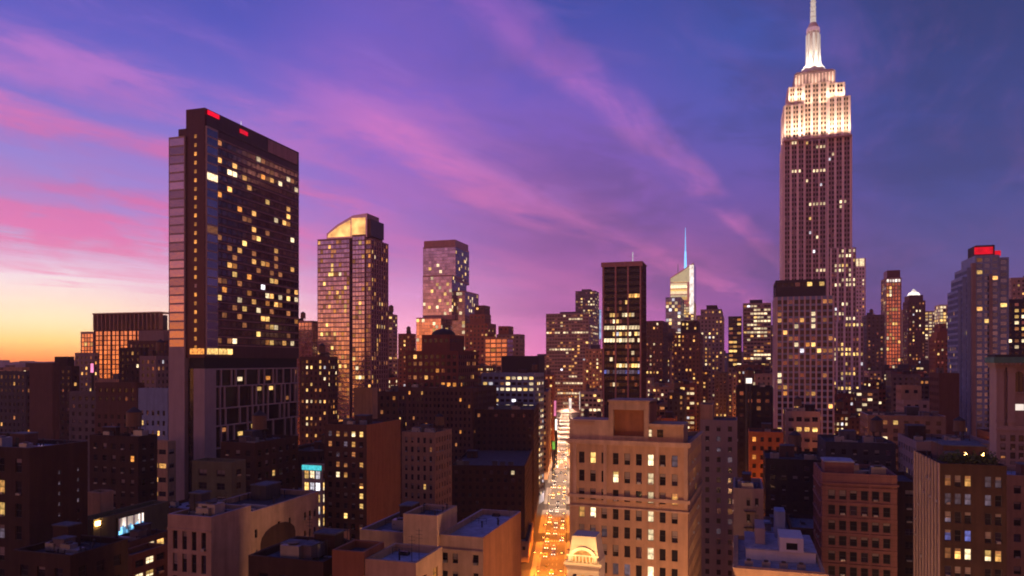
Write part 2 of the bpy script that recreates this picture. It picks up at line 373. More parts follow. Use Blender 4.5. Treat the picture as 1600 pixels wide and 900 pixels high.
def facade(b, wins, o, u, L_, z0, z1, st, zb, fid, r):
    """wall plane from o along unit u (x,y), outward normal n = (u.y,-u.x); holes with reveals, windows appended to wins"""
    n = (u[1], -u[0])
    P = lambda s, z, d=0: (o[0]+u[0]*s - n[0]*d, o[1]+u[1]*s - n[1]*d, z)
    wk = st['wall']; fh = st.get('fh', 3.5); pitch = st.get('pitch', 3.2)
    mu = st.get('mu', .6); mt = st.get('mt', 1.6)
    nx = max(1, int(round((L_-2*mu)/pitch))); pw = (L_-2*mu)/nx
    if st.get('blank') and fid in st['blank'] or L_ < 2*mu+1.2:
        b.quad(P(0,z0), P(L_,z0), P(L_,z1), P(0,z1), wk); return
    ww = pw*st.get('wu', .5); wh = fh*st.get('wv', .55); rec = st.get('rec', .25)
    gaps = st.get('gaps', {}).get(fid)
    ztop = z1 - mt; z = ztop; cur = z1; row = 0
    rowlit = st.get('rowlit', 0); lit = st.get('lit', .15); pal = st.get('pal', 'warm')
    colset = st.get('cols', {}).get(fid)
    while z - fh > max(z0 + 2, zb):
        wt = z - (fh-wh)*.4; wb_ = wt - wh
        b.quad(P(0,wt), P(L_,wt), P(L_,cur), P(0,cur), wk)       # spandrel
        xs = mu; prevx = 0
        seg = None
        if r.random() < rowlit:
            a = r.random()*.5*nx; seg = (a, a + nx*(.25+.75*r.random()))
        for i in range(nx):
            if gaps and i in gaps: continue
            c0 = mu + pw*i + (pw-ww)/2; c1 = c0 + ww
            b.quad(P(prevx,wb_), P(c0,wb_), P(c0,wt), P(prevx,wt), wk)
            b.quad(P(c0,wb_), P(c0,wb_,rec), P(c0,wt,rec), P(c0,wt), wk)
            b.quad(P(c1,wb_,rec), P(c1,wb_), P(c1,wt), P(c1,wt,rec), wk)
            b.quad(P(c0,wb_), P(c1,wb_), P(c1,wb_,rec), P(c0,wb_,rec), wk)
            b.quad(P(c0,wt,rec), P(c1,wt,rec), P(c1,wt), P(c0,wt), wk)
            k = st.get('glass', 'glass_dark')
            if k == 'glass_dark' and r.random() < .12: k = 'glass_mid'
            if colset and i in colset: k = colset[i] if r.random() < .88 else k
            elif seg and seg[0] <= i <= seg[1] and r.random() < .9: k = st.get('rowmat') or pick('office', r)
            elif r.random() < lit: k = pick(pal, r)
            elif r.random() < st.get('curt', .0): k = 'curtain_pale'
            sp = st.get('special', {}).get((fid, i, row))
            if sp: k = sp
            wins.append((P((c0+c1)/2, (wb_+wt)/2, rec), atan2(u[1], u[0]), ww, wh, k, wt))
            prevx = c1
        b.quad(P(prevx,wb_), P(L_,wb_), P(L_,wt), P(prevx,wt), wk)
        cur = wb_; z -= fh; row += 1
    b.quad(P(0,z0), P(L_,z0), P(L_,cur), P(0,cur), wk)
    if st.get('piers'):
        pd, pwid, every = st['piers']
        for i in range(0, nx+1, every):
            s = mu + pw*i; s0 = max(0, s-pwid/2); s1 = min(L_, s+pwid/2)
            if s1-s0 < .1: continue
            k = st.get('pierm', wk); zt = z1 - st.get('piertop', 0); zz = max(z0, zb-8)
            b.quad(P(s0,zz,-pd), P(s1,zz,-pd), P(s1,zt,-pd), P(s0,zt,-pd), k)
            b.quad(P(s0,zz,-.002), P(s0,zz,-pd), P(s0,zt,-pd), P(s0,zt,-.002), k)
            b.quad(P(s1,zz,-pd), P(s1,zz,-.002), P(s1,zt,-.002), P(s1,zt,-pd), k)
            b.quad(P(s0,zt,-pd), P(s1,zt,-pd), P(s1,zt,-.002), P(s0,zt,-.002), k)
    if st.get('bands'):
        ev, bh, bd = st['bands']; k = st.get('bandm', wk); z = ztop; j = 0
        while z > max(z0+2, zb):
            if j % ev == 0:
                zt, z_ = z + bh*.5, z - bh*.5
                b.quad(P(0,z_,-bd), P(L_,z_,-bd), P(L_,zt,-bd), P(0,zt,-bd), k)
                b.quad(P(0,zt,-bd), P(L_,zt,-bd), P(L_,zt,-.002), P(0,zt,-.002), k)
                b.quad(P(0,z_,-.002), P(L_,z_,-.002), P(L_,z_,-bd), P(0,z_,-bd), k)
                b.quad(P(0,z_,-.002), P(0,z_,-bd), P(0,zt,-bd), P(0,zt,-.002), k)
                b.quad(P(L_,z_,-bd), P(L_,z_,-.002), P(L_,zt,-.002), P(L_,zt,-bd), k)
            z -= fh; j += 1

def block(parent, x0, x1, y0, y1, z0, z1, st, zb, D, name='wall', faces='flr', parapet=1.0, roof='roof_tar', budget=None, r=R, cornice=None):
    """one rectangular volume in the local frame of a building: wall (> nothing), windows, roof"""
    b = MB(); wins = []
    w, d = x1-x0, y1-y0
    sides = {'f': ((x0,y0),(1,0),w), 'r': ((x1,y0),(0,1),d), 'b': ((x1,y1),(-1,0),w), 'l': ((x0,y1),(0,-1),d)}
    for k, (o, u, ln) in sides.items():
        s2 = st.get(k) and {**st, **st[k]} or st
        if k in faces: facade(b, wins, o, u, ln, z0, z1, s2, zb, k, r)
        else: b.quad((*o, z0), (o[0]+u[0]*ln, o[1]+u[1]*ln, z0), (o[0]+u[0]*ln, o[1]+u[1]*ln, z1), (*o, z1), st['wall'])
    wk = st['wall']; t = .4 if parapet else 0; zr = z1 - parapet
    cop = st.get('coping', wk)
    if parapet:
        i0, i1, j0, j1 = x0+t, x1-t, y0+t, y1-t
        b.quad((x0,y0,z1),(x1,y0,z1),(i1,j0,z1),(i0,j0,z1),cop); b.quad((x1,y0,z1),(x1,y1,z1),(i1,j1,z1),(i1,j0,z1),cop)
        b.quad((x1,y1,z1),(x0,y1,z1),(i0,j1,z1),(i1,j1,z1),cop); b.quad((x0,y1,z1),(x0,y0,z1),(i0,j0,z1),(i0,j1,z1),cop)
        b.quad((i0,j0,zr),(i0,j0,z1),(i1,j0,z1),(i1,j0,zr),wk); b.quad((i1,j0,zr),(i1,j0,z1),(i1,j1,z1),(i1,j1,zr),wk)
        b.quad((i1,j1,zr),(i1,j1,z1),(i0,j1,z1),(i0,j1,zr),wk); b.quad((i0,j1,zr),(i0,j1,z1),(i0,j0,z1),(i0,j0,zr),wk)
    else: i0, i1, j0, j1 = x0, x1, y0, y1
    wo = b.obj(name, parent)
    rb = MB(); rb.quad((i0,j0,zr),(i1,j0,zr),(i1,j1,zr),(i0,j1,zr), roof); ro = rb.obj('roof', parent)
    if cornice:
        ch, cdp = cornice; cb = MB(); k = st.get('cornm', wk)
        cb.box(x0-cdp, x1+cdp, y0-cdp, y0-.003, z1-ch, z1-.25, k)
        if 'r' in faces: cb.box(x1+.003, x1+cdp, y0, y1, z1-ch, z1-.25, k)
        if 'l' in faces: cb.box(x0-cdp, x0-.003, y0, y1, z1-ch, z1-.25, k)
        cb.box(x0-cdp*.5, x1+cdp*.5, y0-cdp*.5, y0-.003, z1-ch*1.7, z1-ch-.004, k)
        cb.obj('cornice', parent)
    add_windows(parent, wins, D, st, budget)
    return wo, wins
def add_windows(parent, wins, D, st, budget=None):
    if not wins: return
    used = parent.get('_w', 0)
    px = wins[0][3] / D * F * .64
    cap = (100 if px >= 3.2 else 60 if px > 2.2 else 0) if budget is None else budget
    cap = max(0, min(cap, 99-used))
    ws = sorted(wins, key=lambda a: (not a[4].startswith('lit'), -a[5])) if px < 5 else sorted(wins, key=lambda a: -a[5])
    fr = st.get('frame', 'metal_dark' if px > 4.5 else None)
    if cap >= len(ws)*.999: ind, rest = ws, []
    else: ind, rest = ws[:cap], ws[cap:]
    for c_, a, w, h, k, _ in ind:
        o = bpy.data.objects.new('window', winmesh(w, h, k, fr)); col.objects.link(o); o.parent = parent
        o.location = c_; o.rotation_euler = (0, 0, a)
    parent['_w'] = used + len(ind)
    if rest:
        b = MB()
        for c_, a, w, h, k, _ in rest:
            ux, uy = cos(a)*w/2, sin(a)*w/2
            x, y, z = c_
            b.quad((x-ux,y-uy,z-h/2),(x+ux,y+uy,z-h/2),(x+ux,y+uy,z+h/2),(x-ux,y-uy,z+h/2), k)
        tag(b.obj('window', parent), kind='stuff')

# rooftop equipment --------------------------------------------------
def water_tank(parent, x, y, z, s=1.0, k='wood'):
    b = MB(); rr = 1.9*s
    b.frus(x, y, z+3*s, z+6.6*s, rr, rr*.94, k, 14)
    b.frus(x, y, z+6.6*s+.01, z+8*s, rr*1.06, .1, 'roof_dark', 14)
    o = b.obj('water_tank', parent); g = MB()
    for a in range(4):
        t = pi/4 + a*pi/2; px, py = x + rr*.75*cos(t), y + rr*.75*sin(t)
        g.tube((px,py,z),(px,py,z+3*s), .14, 'metal_dark', 5)
        t2 = t + pi/2; g.tube((px,py,z+.2),(x+rr*.75*cos(t2), y+rr*.75*sin(t2), z+2.8*s), .07, 'metal_dark', 4)
    g.box(x-rr*.9, x+rr*.9, y-rr*.9, y+rr*.9, z+2.85*s, z+2.99*s, 'metal_dark'); g.obj('tank_stand', parent)
def bulkhead(parent, x0, x1, y0, y1, z, h, k='brick_dark', door=True):
    b = MB(); b.box(x0, x1, y0, y1, z, z+h, k); b.box(x0-.15, x1+.15, y0-.15, y1+.15, z+h+.003, z+h+.22, 'roof_grey'); b.obj('stair_bulkhead', parent)
    if door:
        d = MB(); cx = (x0+x1)/2; d.box(cx-.5, cx+.5, y0-.06, y0-.004, z+.02, z+2.1, 'metal_dark'); d.obj('door', parent)
def air_unit(parent, x, y, z, s=1.0):
    b = MB(); b.box(x-1.1*s, x+1.1*s, y-.8*s, y+.8*s, z+.3, z+1.5*s+.3, 'metal'); b.frus(x, y, z+1.5*s+.303, z+1.5*s+.55, .6*s, .6*s, 'metal_dark', 10)
    for a in (-1, 1): b.box(x+a*.9*s-.06, x+a*.9*s+.06, y-.7*s, y+.7*s, z, z+.297, 'metal_dark')
    b.obj('air_unit', parent)
def duct(parent, x, y, z, ln, ax=0):
    b = MB()
    if ax: b.box(x-.35, x+.35, y, y+ln, z+.4, z+1.0, 'metal'); b.box(x-.35, x+.35, y+ln+.002, y+ln+.6, z, z+1.0, 'metal')
    else: b.box(x, x+ln, y-.35, y+.35, z+.4, z+1.0, 'metal'); b.box(x+ln+.002, x+ln+.6, y-.35, y+.35, z, z+1.0, 'metal')
    b.obj('duct', parent)
def small_bits(parent, w, d, z, r, n):
    for i in range(n):
        x, y = .9 + r.random()*(w-1.8), .9 + r.random()*(d-1.8); t = r.random(); b = MB()
        if t < .4: hp = .7+r.random()*.8; b.frus(x, y, z, z+hp, .12, .12, 'metal_dark', 6); b.frus(x, y, z+hp-.05, z+hp+.2, .26, .05, 'metal_dark', 8); nm = 'vent_pipe'
        elif t < .6: b.box(x-.7, x+.7, y-.5, y+.5, z, z+.35, 'metal_dark'); b.box(x-.6, x+.6, y-.4, y+.4, z+.353, z+.5, 'glass_dark'); nm = 'skylight'
        elif t < .8:
            hh = 2.5+r.random()*3; b.tube((x,y,z),(x,y,z+hh),.045,'metal_dark',5)
            for q in (.7, .82, .94): b.tube((x-.5,y,z+hh*q),(x+.5,y,z+hh*q),.03,'metal_dark',4)
            nm = 'antenna'
        else:
            q = r.uniform(2, 5); b.tube((x,y,z+.25),(min(x+q, w-.6),y,z+.25),.13,'metal',6); nm = 'pipe_run'
        b.obj(nm, parent)
    b = MB(); hh = 1.0        # a stretch of railing behind the parapet
    y = d*.5+r.random()*d*.4
    for i in range(int(w*.5/1.5)+1): b.tube((.8+i*1.5,y,z),(.8+i*1.5,y,z+hh),.035,'metal_dark',4)
    b.tube((.8,y,z+hh),(.8+int(w*.5/1.5)*1.5,y,z+hh),.035,'metal_dark',4); b.tube((.8,y,z+hh*.5),(.8+int(w*.5/1.5)*1.5,y,z+hh*.5),.03,'metal_dark',4)
    b.obj('railing', parent)
def fire_escape(parent, x, ztop, fh, n, wd=3.2):
    b = MB()
    for i in range(n):
        z = ztop - i*fh
        b.box(x, x+wd, -1.0, -.02, z-.05, z, 'metal_dark')
        for q in (0, .25, .5, .75, 1): b.tube((x+q*wd, -.98, z), (x+q*wd, -.98, z+.95), .03, 'metal_dark', 4)
        b.tube((x, -.98, z+.95), (x+wd, -.98, z+.95), .035, 'metal_dark', 4)
        if i < n-1: b.tube((x+.4, -.75, z), (x+wd-.5, -.75, z-fh+.05), .05, 'metal_dark', 4); b.tube((x+.4, -.35, z), (x+wd-.5, -.35, z-fh+.05), .05, 'metal_dark', 4)
    b.obj('fire_escape', parent)
def clutter(parent, w, d, z, n, r=R, tank=None, dark=False):
    if w < 6 or d < 6: return
    if parent.location.y < 330 and w > 6: small_bits(parent, w, d, z, r, 5 + 2*n)
    if n > 0:
        bw, bd = min(w*.28, 5), min(d*.22, 5); x = 1 + r.random()*(w-bw-2); y = d*.35 + r.random()*max(.1, d*.55-bd)
        bulkhead(parent, x, x+bw, y, y+bd, z, 2.6+r.random()*1.6, r.choice(['brick_dark','brick_brown','grey_dark','grey']))
    for i in range(n-1):
        x, y = 2 + r.random()*(w-4), 1.8 + r.random()*min(d*.3, 6)
        t = r.random()
        if t < .55: air_unit(parent, x, y, z, .8+r.random()*.7)
        elif t < .8: duct(parent, min(x, w-6), y, z, 3+r.random()*2, 0)
        else: bulkhead(parent, min(x, w-3.5), min(x, w-3.5)+2.4, y, y+2.2, z, 2.2, 'grey', False)
    if tank is None: tank = r.random() < .55
    if tank: water_tank(parent, 2.5+r.random()*(w-5), d*.55+r.random()*d*.25, z, .9+r.random()*.4)

# ------------------------------------------------------------------ placing buildings
YAW = radians(17)
def solve(C, d, px):
    k = (px-800)/F
    return (k*C[1]-C[0]) / (d[0]-k*d[1])
def spec(px, y, D, side='r', depth=None, width=None, yaw=YAW):
    """px = (left, corner, right) columns of the two visible faces; returns origin (front left corner), W, Dp, H"""
    xl, xc, xr = px
    e1, e2 = (cos(yaw), -sin(yaw)), (sin(yaw), cos(yaw))
    C = ((xc-800)/F*D, D)
    h = CH + (HY-y)/F*D
    if side == 'r':
        w = width or -solve(C, e1, xl); dp = depth or solve(C, e2, xr)
        o = (C[0]-w*e1[0], C[1]-w*e1[1])
    else:
        w = width or solve(C, e1, xr); dp = depth or solve(C, e2, xl)
        o = C
    return o, w, dp, h
PLAN = []      # every building to be raised: dict
def add_b(name, label, cat, px, y, D, yb, st, side='r', depth=None, width=None, yaw=YAW, fn=None, n=2, tank=None, group=None, **kw):
    o, w, dp, h = spec(px, y, D, side, depth, width, yaw)
    dp = min(max(dp, 4), 90); w = min(max(w, 4), 120)
    PLAN.append(dict(name=name, label=label, cat=cat, o=o, w=w, d=dp, h=h, D=D, yb=yb, st=st, side=side, yaw=yaw, fn=fn, n=n, tank=tank, group=group, kw=kw, px=px, y=y))
    return PLAN[-1]
def corners(p):
    e1, e2 = (cos(p['yaw']), -sin(p['yaw'])), (sin(p['yaw']), cos(p['yaw'])); o = p['o']
    return [(o[0]+a*e1[0]+b*e2[0], o[1]+a*e1[1]+b*e2[1]) for a, b in ((0,0),(p['w'],0),(p['w'],p['d']),(0,p['d']))]
def raise_b(p):
    root = empty(p['name'], (*p['o'], 0), -p['yaw'])
    tag(root, p['label'], p['cat'], p['group'])
    zb = CH - (p['yb']+12-HY)/F*(p['D']*1.15) if p['yb']+12 > HY else CH - (p['yb']+12-HY)/F*p['D']
    zb = max(zb, 0)
    r = random.Random(p['label'])
    fn = p['fn']
    if fn: fn(root, p, zb, r)
    else: std(root, p, zb, r)
    if '_w' in root: del root['_w']
    return root
def std(root, p, zb, r):
    w, d, h = p['w'], p['d'], p['h']; kw = p['kw']
    faces = 'f' + ('r' if p['side'] == 'r' else 'l')
    par = kw.get('parapet', 1.0 if p['D'] < 700 else .6)
    setb = kw.get('setback')      # (fraction inset left, right, front), (height drop)
    if setb:
        il, ir, fi, dh = setb
        block(root, 0, w, 0, d, 0, h-dh, p['st'], zb, p['D'], faces=faces, parapet=par, r=r, budget=50, roof=kw.get('roof', 'roof_tar'))
        block(root, il*w, w-ir*w, fi*d, d-.3, h-dh-par+.004, h, p['st'], zb, p['D'], faces=faces, parapet=par, r=r, budget=45, roof=kw.get('roof', 'roof_tar'))
    else:
        block(root, 0, w, 0, d, 0, h, p['st'], zb, p['D'], faces=faces, parapet=par, r=r, cornice=kw.get('cornice'), roof=kw.get('roof', 'roof_tar'))
        if p['D'] < 800: clutter(root, w, d, h-par, p['n'], r, p['tank'])
        elif p['n'] > 1: bulkhead(root, w*.25, w*.7, d*.3, d*.7, h-par, 5, 'grey_dark', False)
def sty(wall, lit=.15, pitch=3.4, fh=3.5, wu=.45, wv=.5, pal='warm', **k):
    return dict(wall=wall, lit=lit, pitch=pitch, fh=fh, wu=wu, wv=wv, pal=pal, **k)

# ------------------------------------------------------------------ special buildings
def spot(name, parent, loc, target, energy, color, size=1.2, blend=1.0, rad=.6):
    l = bpy.data.lights.new(name, 'SPOT'); o = bpy.data.objects.new(name, l); col.objects.link(o)
    l.energy = energy; l.color = color; l.spot_size = size; l.spot_blend = blend; l.shadow_soft_size = rad
    o.parent = parent; o.location = loc
    o.rotation_euler = (Vector(target) - Vector(loc)).to_track_quat('-Z', 'Y').to_euler(); return o

def fn_slab_hotel(root, p, zb, r):
    w, d, h, D = p['w'], p['d'], p['h'], 279
    z = lambda y: CH + (HY-y)/F*D
    zt = z(555); xs = w*.46
    # pale end slab
    st = sty('concrete_light', .02, pitch=xs-.5, fh=3.35, wu=.97, wv=.80, mu=.2, mt=.4, rec=.06, glass='glass_rose', pal='warm', frame=None)
    block(root, 0, xs, -.8, d*.55, zt-8, z(210), st, zt, D, name='end_slab', faces='fl', r=r, budget=24)
    b = MB(); b.box(0, xs, -.8, d*.55, 0, zt-8.004, 'concrete_light'); b.obj('end_pier', root)
    b = MB(); b.box(.4*xs, xs-.01, 1, d*.5, z(210)+.003, z(196), 'bronze'); b.obj('roof_screen', root)
    # dark blade with its stair windows
    st = sty('bronze', 0, pitch=(w-xs)/3, fh=3.35, wu=.42, wv=.42, mu=.02, mt=9, rec=.12, cols={'f': {1: 'lit_orange'}}, gaps={'f': {0, 2}}, frame=None)
    st['r'] = dict(pitch=3.1, fh=3.35, wu=.90, wv=.60, mu=.5, mt=9.5, rec=.1, glass='glass_bronze', lit=.2, pal='warm', cols={}, gaps={})
    st['pierm'] = 'bronze'; st['r']['bands'] = (1, .35, .15); st['r']['bandm'] = 'pink_metal'
    block(root, xs+.003, w, 0, d, zt-1, h, st, zt, D, name='wall', faces='fr', r=r, budget=74)
    # glazed corner bay
    st = sty('concrete_light', .16, pitch=6.2, fh=3.35, wu=.97, wv=.80, mu=.1, mt=.5, rec=.05, glass='glass_mid', pal='warm', frame=None)
    parent_w = root.get('_w', 0); root['_w'] = 0
    bay = empty('corner_bay'); bay.parent = root
    block(bay, w+.004, w+.7, .3, 6.6, zt, z(196), st, zt, D, name='bay_wall', faces='r', parapet=0, r=r, budget=30)
    if '_w' in bay: del bay['_w']
    root['_w'] = parent_w
    # crown screens and red beacons
    b = MB(); b.box(w+.004, w+.35, .5, d*.98, h-6.5, h-2.4, 'bronze'); b.box(w+.356, w+.45, d*.62, d*.97, h-6.2, h-.8, 'pink_metal'); b.obj('crown_screen', root)
    for y0, y1, zz, k in ((1.0, 7.5, -.6, 'neon_red'), (20, 25, -2.0, 'neon_red')):
        b = MB(); b.box(w+.36, w+.6, y0, y1, h+zz-1.6, h+zz, k); b.obj('beacon', root)
    b = MB(); b.tube((w-2, 24, h-1), (w-2, 24, h+2.5), .12, 'lit_white'); b.obj('antenna', root)
    # bright sky-lobby storey
    b = MB()
    for y0, y1 in ((.4, 6.5), (7, 11.5), (12, 15)): b.box(w+.705, w+.78, y0, y1, zt+.4, zt+2.6, 'lit_yellow')
    b.box(w*.58, w-.3, -.12, -.004, zt+.4, zt+2.6, 'lit_orange'); b.obj('lobby_window', root)
    # black gap storey
    zg = z(576)
    b = MB(); b.box(xs+1, w-.8, .8, d-.5, zg, zt-1.004, 'black'); b.obj('recessed_storey', root)
    # podium: concrete frame of uneven tall openings
    b = MB(); b.box(xs+.6, w-.7, .7, d-.6, 0, zg-.004, 'glass_dark'); b.obj('podium_core', root)
    b = MB(); b.box(w*.70, w+.3, -.4, 6.0, 0, zg, 'concrete_light'); b.obj('corner_pier', root)
    fb = MB(); x0, x1 = w-.695, w-.05
    rows = [zg]; 
    while rows[-1] > 45: rows.append(rows[-1] - r.choice((5.2, 6.8, 8.6)))
    wn = []
    for i in range(len(rows)-1):
        zt_, zb_ = rows[i], rows[i+1]; fb.box(x0, x1+.003*(i%2), 6.004, d, zt_-.55, zt_-.003, 'concrete_light')
        y = 6.01
        while y < d-1.5:
            g = r.choice((1.9, 2.6, 3.2, 4.2, 5.5, 8.0)); g = min(g, d-1.2-y)
            if g < 1: break
            fb.box(x0, x1-.01, y+g, y+g+.7, zb_, zt_-.554, 'concrete_light')
            k = 0
            while k*2.4 < zt_-zb_-2.5:
                if r.random() < .17: wn.append(((w-.67, y+g/2, zt_-2.0-k*2.4), pi/2, min(g*.8, 3), 1.6, pick('warm', r), zt_))
                k += 1
            y += g+.7
    fb.obj('podium_frame', root)
    root['_w'] = 0; add_windows(root, wn, D, {'frame': None}, 24)

def fn_empire(root, p, zb, r):
    w, D = p['w'], 581; k = D/F
    z = lambda y: CH + (HY-y)*k
    base = dict(wall='esb_spandrel', pierm='esb_stone', fh=3.72, wu=.66, wv=.60, mu=.3, mt=.6, rec=.35, glass='glass_dark', frame=None, pal='office')
    def s(**a): d_ = dict(base); d_.update(a); return d_
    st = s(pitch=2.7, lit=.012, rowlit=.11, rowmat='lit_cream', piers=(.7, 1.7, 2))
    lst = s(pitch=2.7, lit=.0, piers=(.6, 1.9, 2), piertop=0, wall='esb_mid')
    a, c = w*.325, w*.65
    zt = z(220)
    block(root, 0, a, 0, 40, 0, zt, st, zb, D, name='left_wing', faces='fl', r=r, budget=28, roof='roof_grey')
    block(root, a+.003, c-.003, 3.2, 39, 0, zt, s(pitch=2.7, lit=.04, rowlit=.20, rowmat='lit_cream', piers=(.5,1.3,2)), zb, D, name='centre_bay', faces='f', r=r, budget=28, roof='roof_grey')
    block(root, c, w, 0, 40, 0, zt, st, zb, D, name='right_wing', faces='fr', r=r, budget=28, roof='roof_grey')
    # lower setback on the right and the broad foot
    block(root, w*.69, w*1.06, -3, 41, 0, z(392), s(pitch=2.7, lit=.08, rowlit=.35, rowmat='lit_cream', piers=(.6,1.6,2)), zb, D, name='setback', faces='f', r=r, budget=12)
    block(root, w*.55, w*1.16, -7, 43, 0, z(505), s(pitch=2.7, lit=.12, rowlit=.45, rowmat='lit_yellow', piers=(.6,1.6,2)), zb, D, name='setback', faces='f', r=r, budget=3)
    root['_w'] = 99
    # floodlit tiers
    z1, z2, z3, z4 = z(164), z(134), z(112), z(107)
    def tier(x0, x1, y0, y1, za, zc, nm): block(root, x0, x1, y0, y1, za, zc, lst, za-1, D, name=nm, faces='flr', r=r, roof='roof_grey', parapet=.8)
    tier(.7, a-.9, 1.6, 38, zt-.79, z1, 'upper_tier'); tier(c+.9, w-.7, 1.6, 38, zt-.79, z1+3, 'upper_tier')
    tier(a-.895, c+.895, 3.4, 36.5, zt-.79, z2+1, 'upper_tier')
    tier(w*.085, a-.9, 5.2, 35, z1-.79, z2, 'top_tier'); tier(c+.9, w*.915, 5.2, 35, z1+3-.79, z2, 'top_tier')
    b = MB(); b.box(w*.18, w*.79, 7.5, 33, z2-.78, z3, 'esb_spandrel')
    for i in range(12): b.box(w*(.19+.050*i), w*(.19+.050*i)+.9, 6.9, 7.497, z2-.77, z3-1.4, 'esb_stone')
    b.obj('observation_deck', root)
    b = MB(); b.box(w*.21, w*.76, 9, 31, z3+.003, z4-1, 'white'); b.obj('deck_cap', root)
    cx, cy = w*.482, 20
    b = MB()
    b.frus(cx, cy, z4-1+.003, z4+1.6, 12.2, 10.8, 'white', 16); b.frus(cx, cy, z4+1.603, z4+7, 10.2, 6.6, 'white', 16)
    b.obj('mast_base', root)
    b = MB(); zm = z(40)
    b.frus(cx, cy, z4+7.003, zm, 5.2, 4.9, 'white', 16)
    for i in range(4):
        t = pi/4 + i*pi/2 + YAW
        b.frus(cx+4.4*cos(t), cy+4.4*sin(t), z4+7.003, zm-4, 1.9, 1.0, 'white', 6)
    b.obj('mooring_mast', root)
    b = MB()
    for i in range(8):
        t = i*pi/4; x, y = cx+5.05*cos(t), cy+5.05*sin(t)
        b.tube((x, y, z4+8), (cx+4.75*cos(t), cy+4.75*sin(t), zm-2), .75, 'spire_white', 6)
    b.obj('mast_light', root)
    b = MB(); b.frus(cx, cy, zm+.003, zm+3, 5.2, 5.0, 'dome_pink', 16); b.frus(cx, cy, zm+3.003, zm+7.5, 4.6, 2.6, 'white', 16); b.obj('mast_dome', root)
    b = MB(); b.frus(cx, cy, zm+7.503, zm+34, 2.3, 1.6, 'spire_white', 10); b.frus(cx, cy, zm+34.003, zm+66, 1.0, .4, 'spire_white', 8)
    for i in range(6): b.frus(cx, cy, zm+12+i*4, zm+12.3+i*4, 2.5, 2.5, 'white', 10)
    b.obj('antenna', root)
    # floodlights on the setbacks
    warm = (1, .70, .38)
    for x, y, zz, e, tx in ((3, -5.2, zt, 1, 3), (9, -5.2, zt, 1, 9), (a-1.5, -4.6, zt, 1.6, a-2), (c+1.5, -4.6, zt, 1.6, c+2), (c+7, -5.2, zt, 1, c+7), (w-2.5, -5.2, zt, 1.2, w-3),
                            ((a+c)/2, -3.5, zt, 1.0, (a+c)/2), (-4, 8, zt, .8, 0), (-4, 26, zt, .8, 0), (w+4, 10, zt, .6, w)):
        spot('floodlight', root, (x, y, zz+.5), (tx, 6 if y < 0 else y, zz+30), 26000*e, warm, 1.9, 1, 1.6)
    for x, e in ((w*.15, 1.0), (w*.27, .9), (w*.70, .9), (w*.86, 1.0)):
        spot('floodlight', root, (x, .5, z1+3.5), (x, 9, z1+16), 10500*e, warm, 2.2, 1, .6)
    for x in (w*.22, w*.48, w*.74): spot('floodlight', root, (x, 1.5, z2+1.5), (x, 9, z3), 5000, warm, 2.3, 1, 1)
    for x in (w*.38, w*.6): spot('floodlight', root, (x, -1.0, z1-2), (x, 8, z2+3), 7000, warm, 1.8, 1, .6)
    for i in range(4):
        t = -pi/2 + (i-1.5)*.8
        spot('floodlight', root, (cx+15*cos(t), cy+15*sin(t), z4+2), (cx, cy, z4+16), 24000, (1, .85, .62), 1.5, 1, .6)
    b = MB()
    for x in (3, 9, a-1.5, c+1.5, c+7, w-2.5): b.box(x-.8, x+.8, -5.0, -4.2, zt-.6, zt+.1, 'metal_dark')
    b.box(0, w, -5.2, -.8, zt-1.2, zt-.62, 'esb_stone')
    b.obj('floodlight_ledge', root)

def fn_glass_crown(root, p, zb, r):
    w, d, h, D = p['w'], p['d'], p['h'], p['D']
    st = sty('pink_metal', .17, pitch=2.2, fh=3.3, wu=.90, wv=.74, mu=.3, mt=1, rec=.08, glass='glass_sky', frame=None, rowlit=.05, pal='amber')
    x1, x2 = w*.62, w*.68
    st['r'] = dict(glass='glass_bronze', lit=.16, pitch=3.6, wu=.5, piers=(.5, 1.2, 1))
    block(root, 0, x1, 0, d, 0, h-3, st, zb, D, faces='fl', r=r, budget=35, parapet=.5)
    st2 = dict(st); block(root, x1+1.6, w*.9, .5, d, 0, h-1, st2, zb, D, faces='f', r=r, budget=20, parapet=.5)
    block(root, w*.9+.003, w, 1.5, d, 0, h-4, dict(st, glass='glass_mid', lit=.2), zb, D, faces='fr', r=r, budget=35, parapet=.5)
    b = MB(); b.box(x1+.003, x1+1.597, 2, d-1, 0, h-4, 'black'); b.obj('dark_joint', root)  # black strip set back between the two glass fronts
    # slanted crown; its amber glow is added as emissive panels
    ch = 14
    b = MB(); y0, y1 = 1.2, d*.7
    xa, xb = w*.16, w*1.0
    pts = [(xa, h-2.9), (xb*.93, h-2.9), (xb*.93, h+ch), (w*.66, h+ch-1), (w*.36, h+ch*.5), (xa, h+1)]
    f = [(x, y0, z_) for x, z_ in pts]; g = [(x, y1, z_) for x, z_ in pts]
    b.poly(f, 'glass_orange'); b.poly(g[::-1], 'bronze')
    for i in range(len(pts)):
        j = (i+1) % len(pts); b.quad(f[j], f[i], g[i], g[j], 'pink_metal')
    b.obj('crown', root)
    b = MB(); b.poly([(w*.18, y0-.15, h-1.8), (w*.62, y0-.15, h-1.8), (w*.62, y0-.15, h+ch-4), (w*.40, y0-.15, h+6), (w*.2, y0-.15, h+.6)], 'crown_amber')
    b.box(w*.64, w*.90, y0-.2, y0-.05, h-1.8, h+ch-3, 'crown_amber'); b.obj('crown_glow', root)
    b = MB(); b.box(w*.90, w*.99, 2, d*.8, h-2, h+ch-4, 'bronze'); b.obj('plant_room', root)

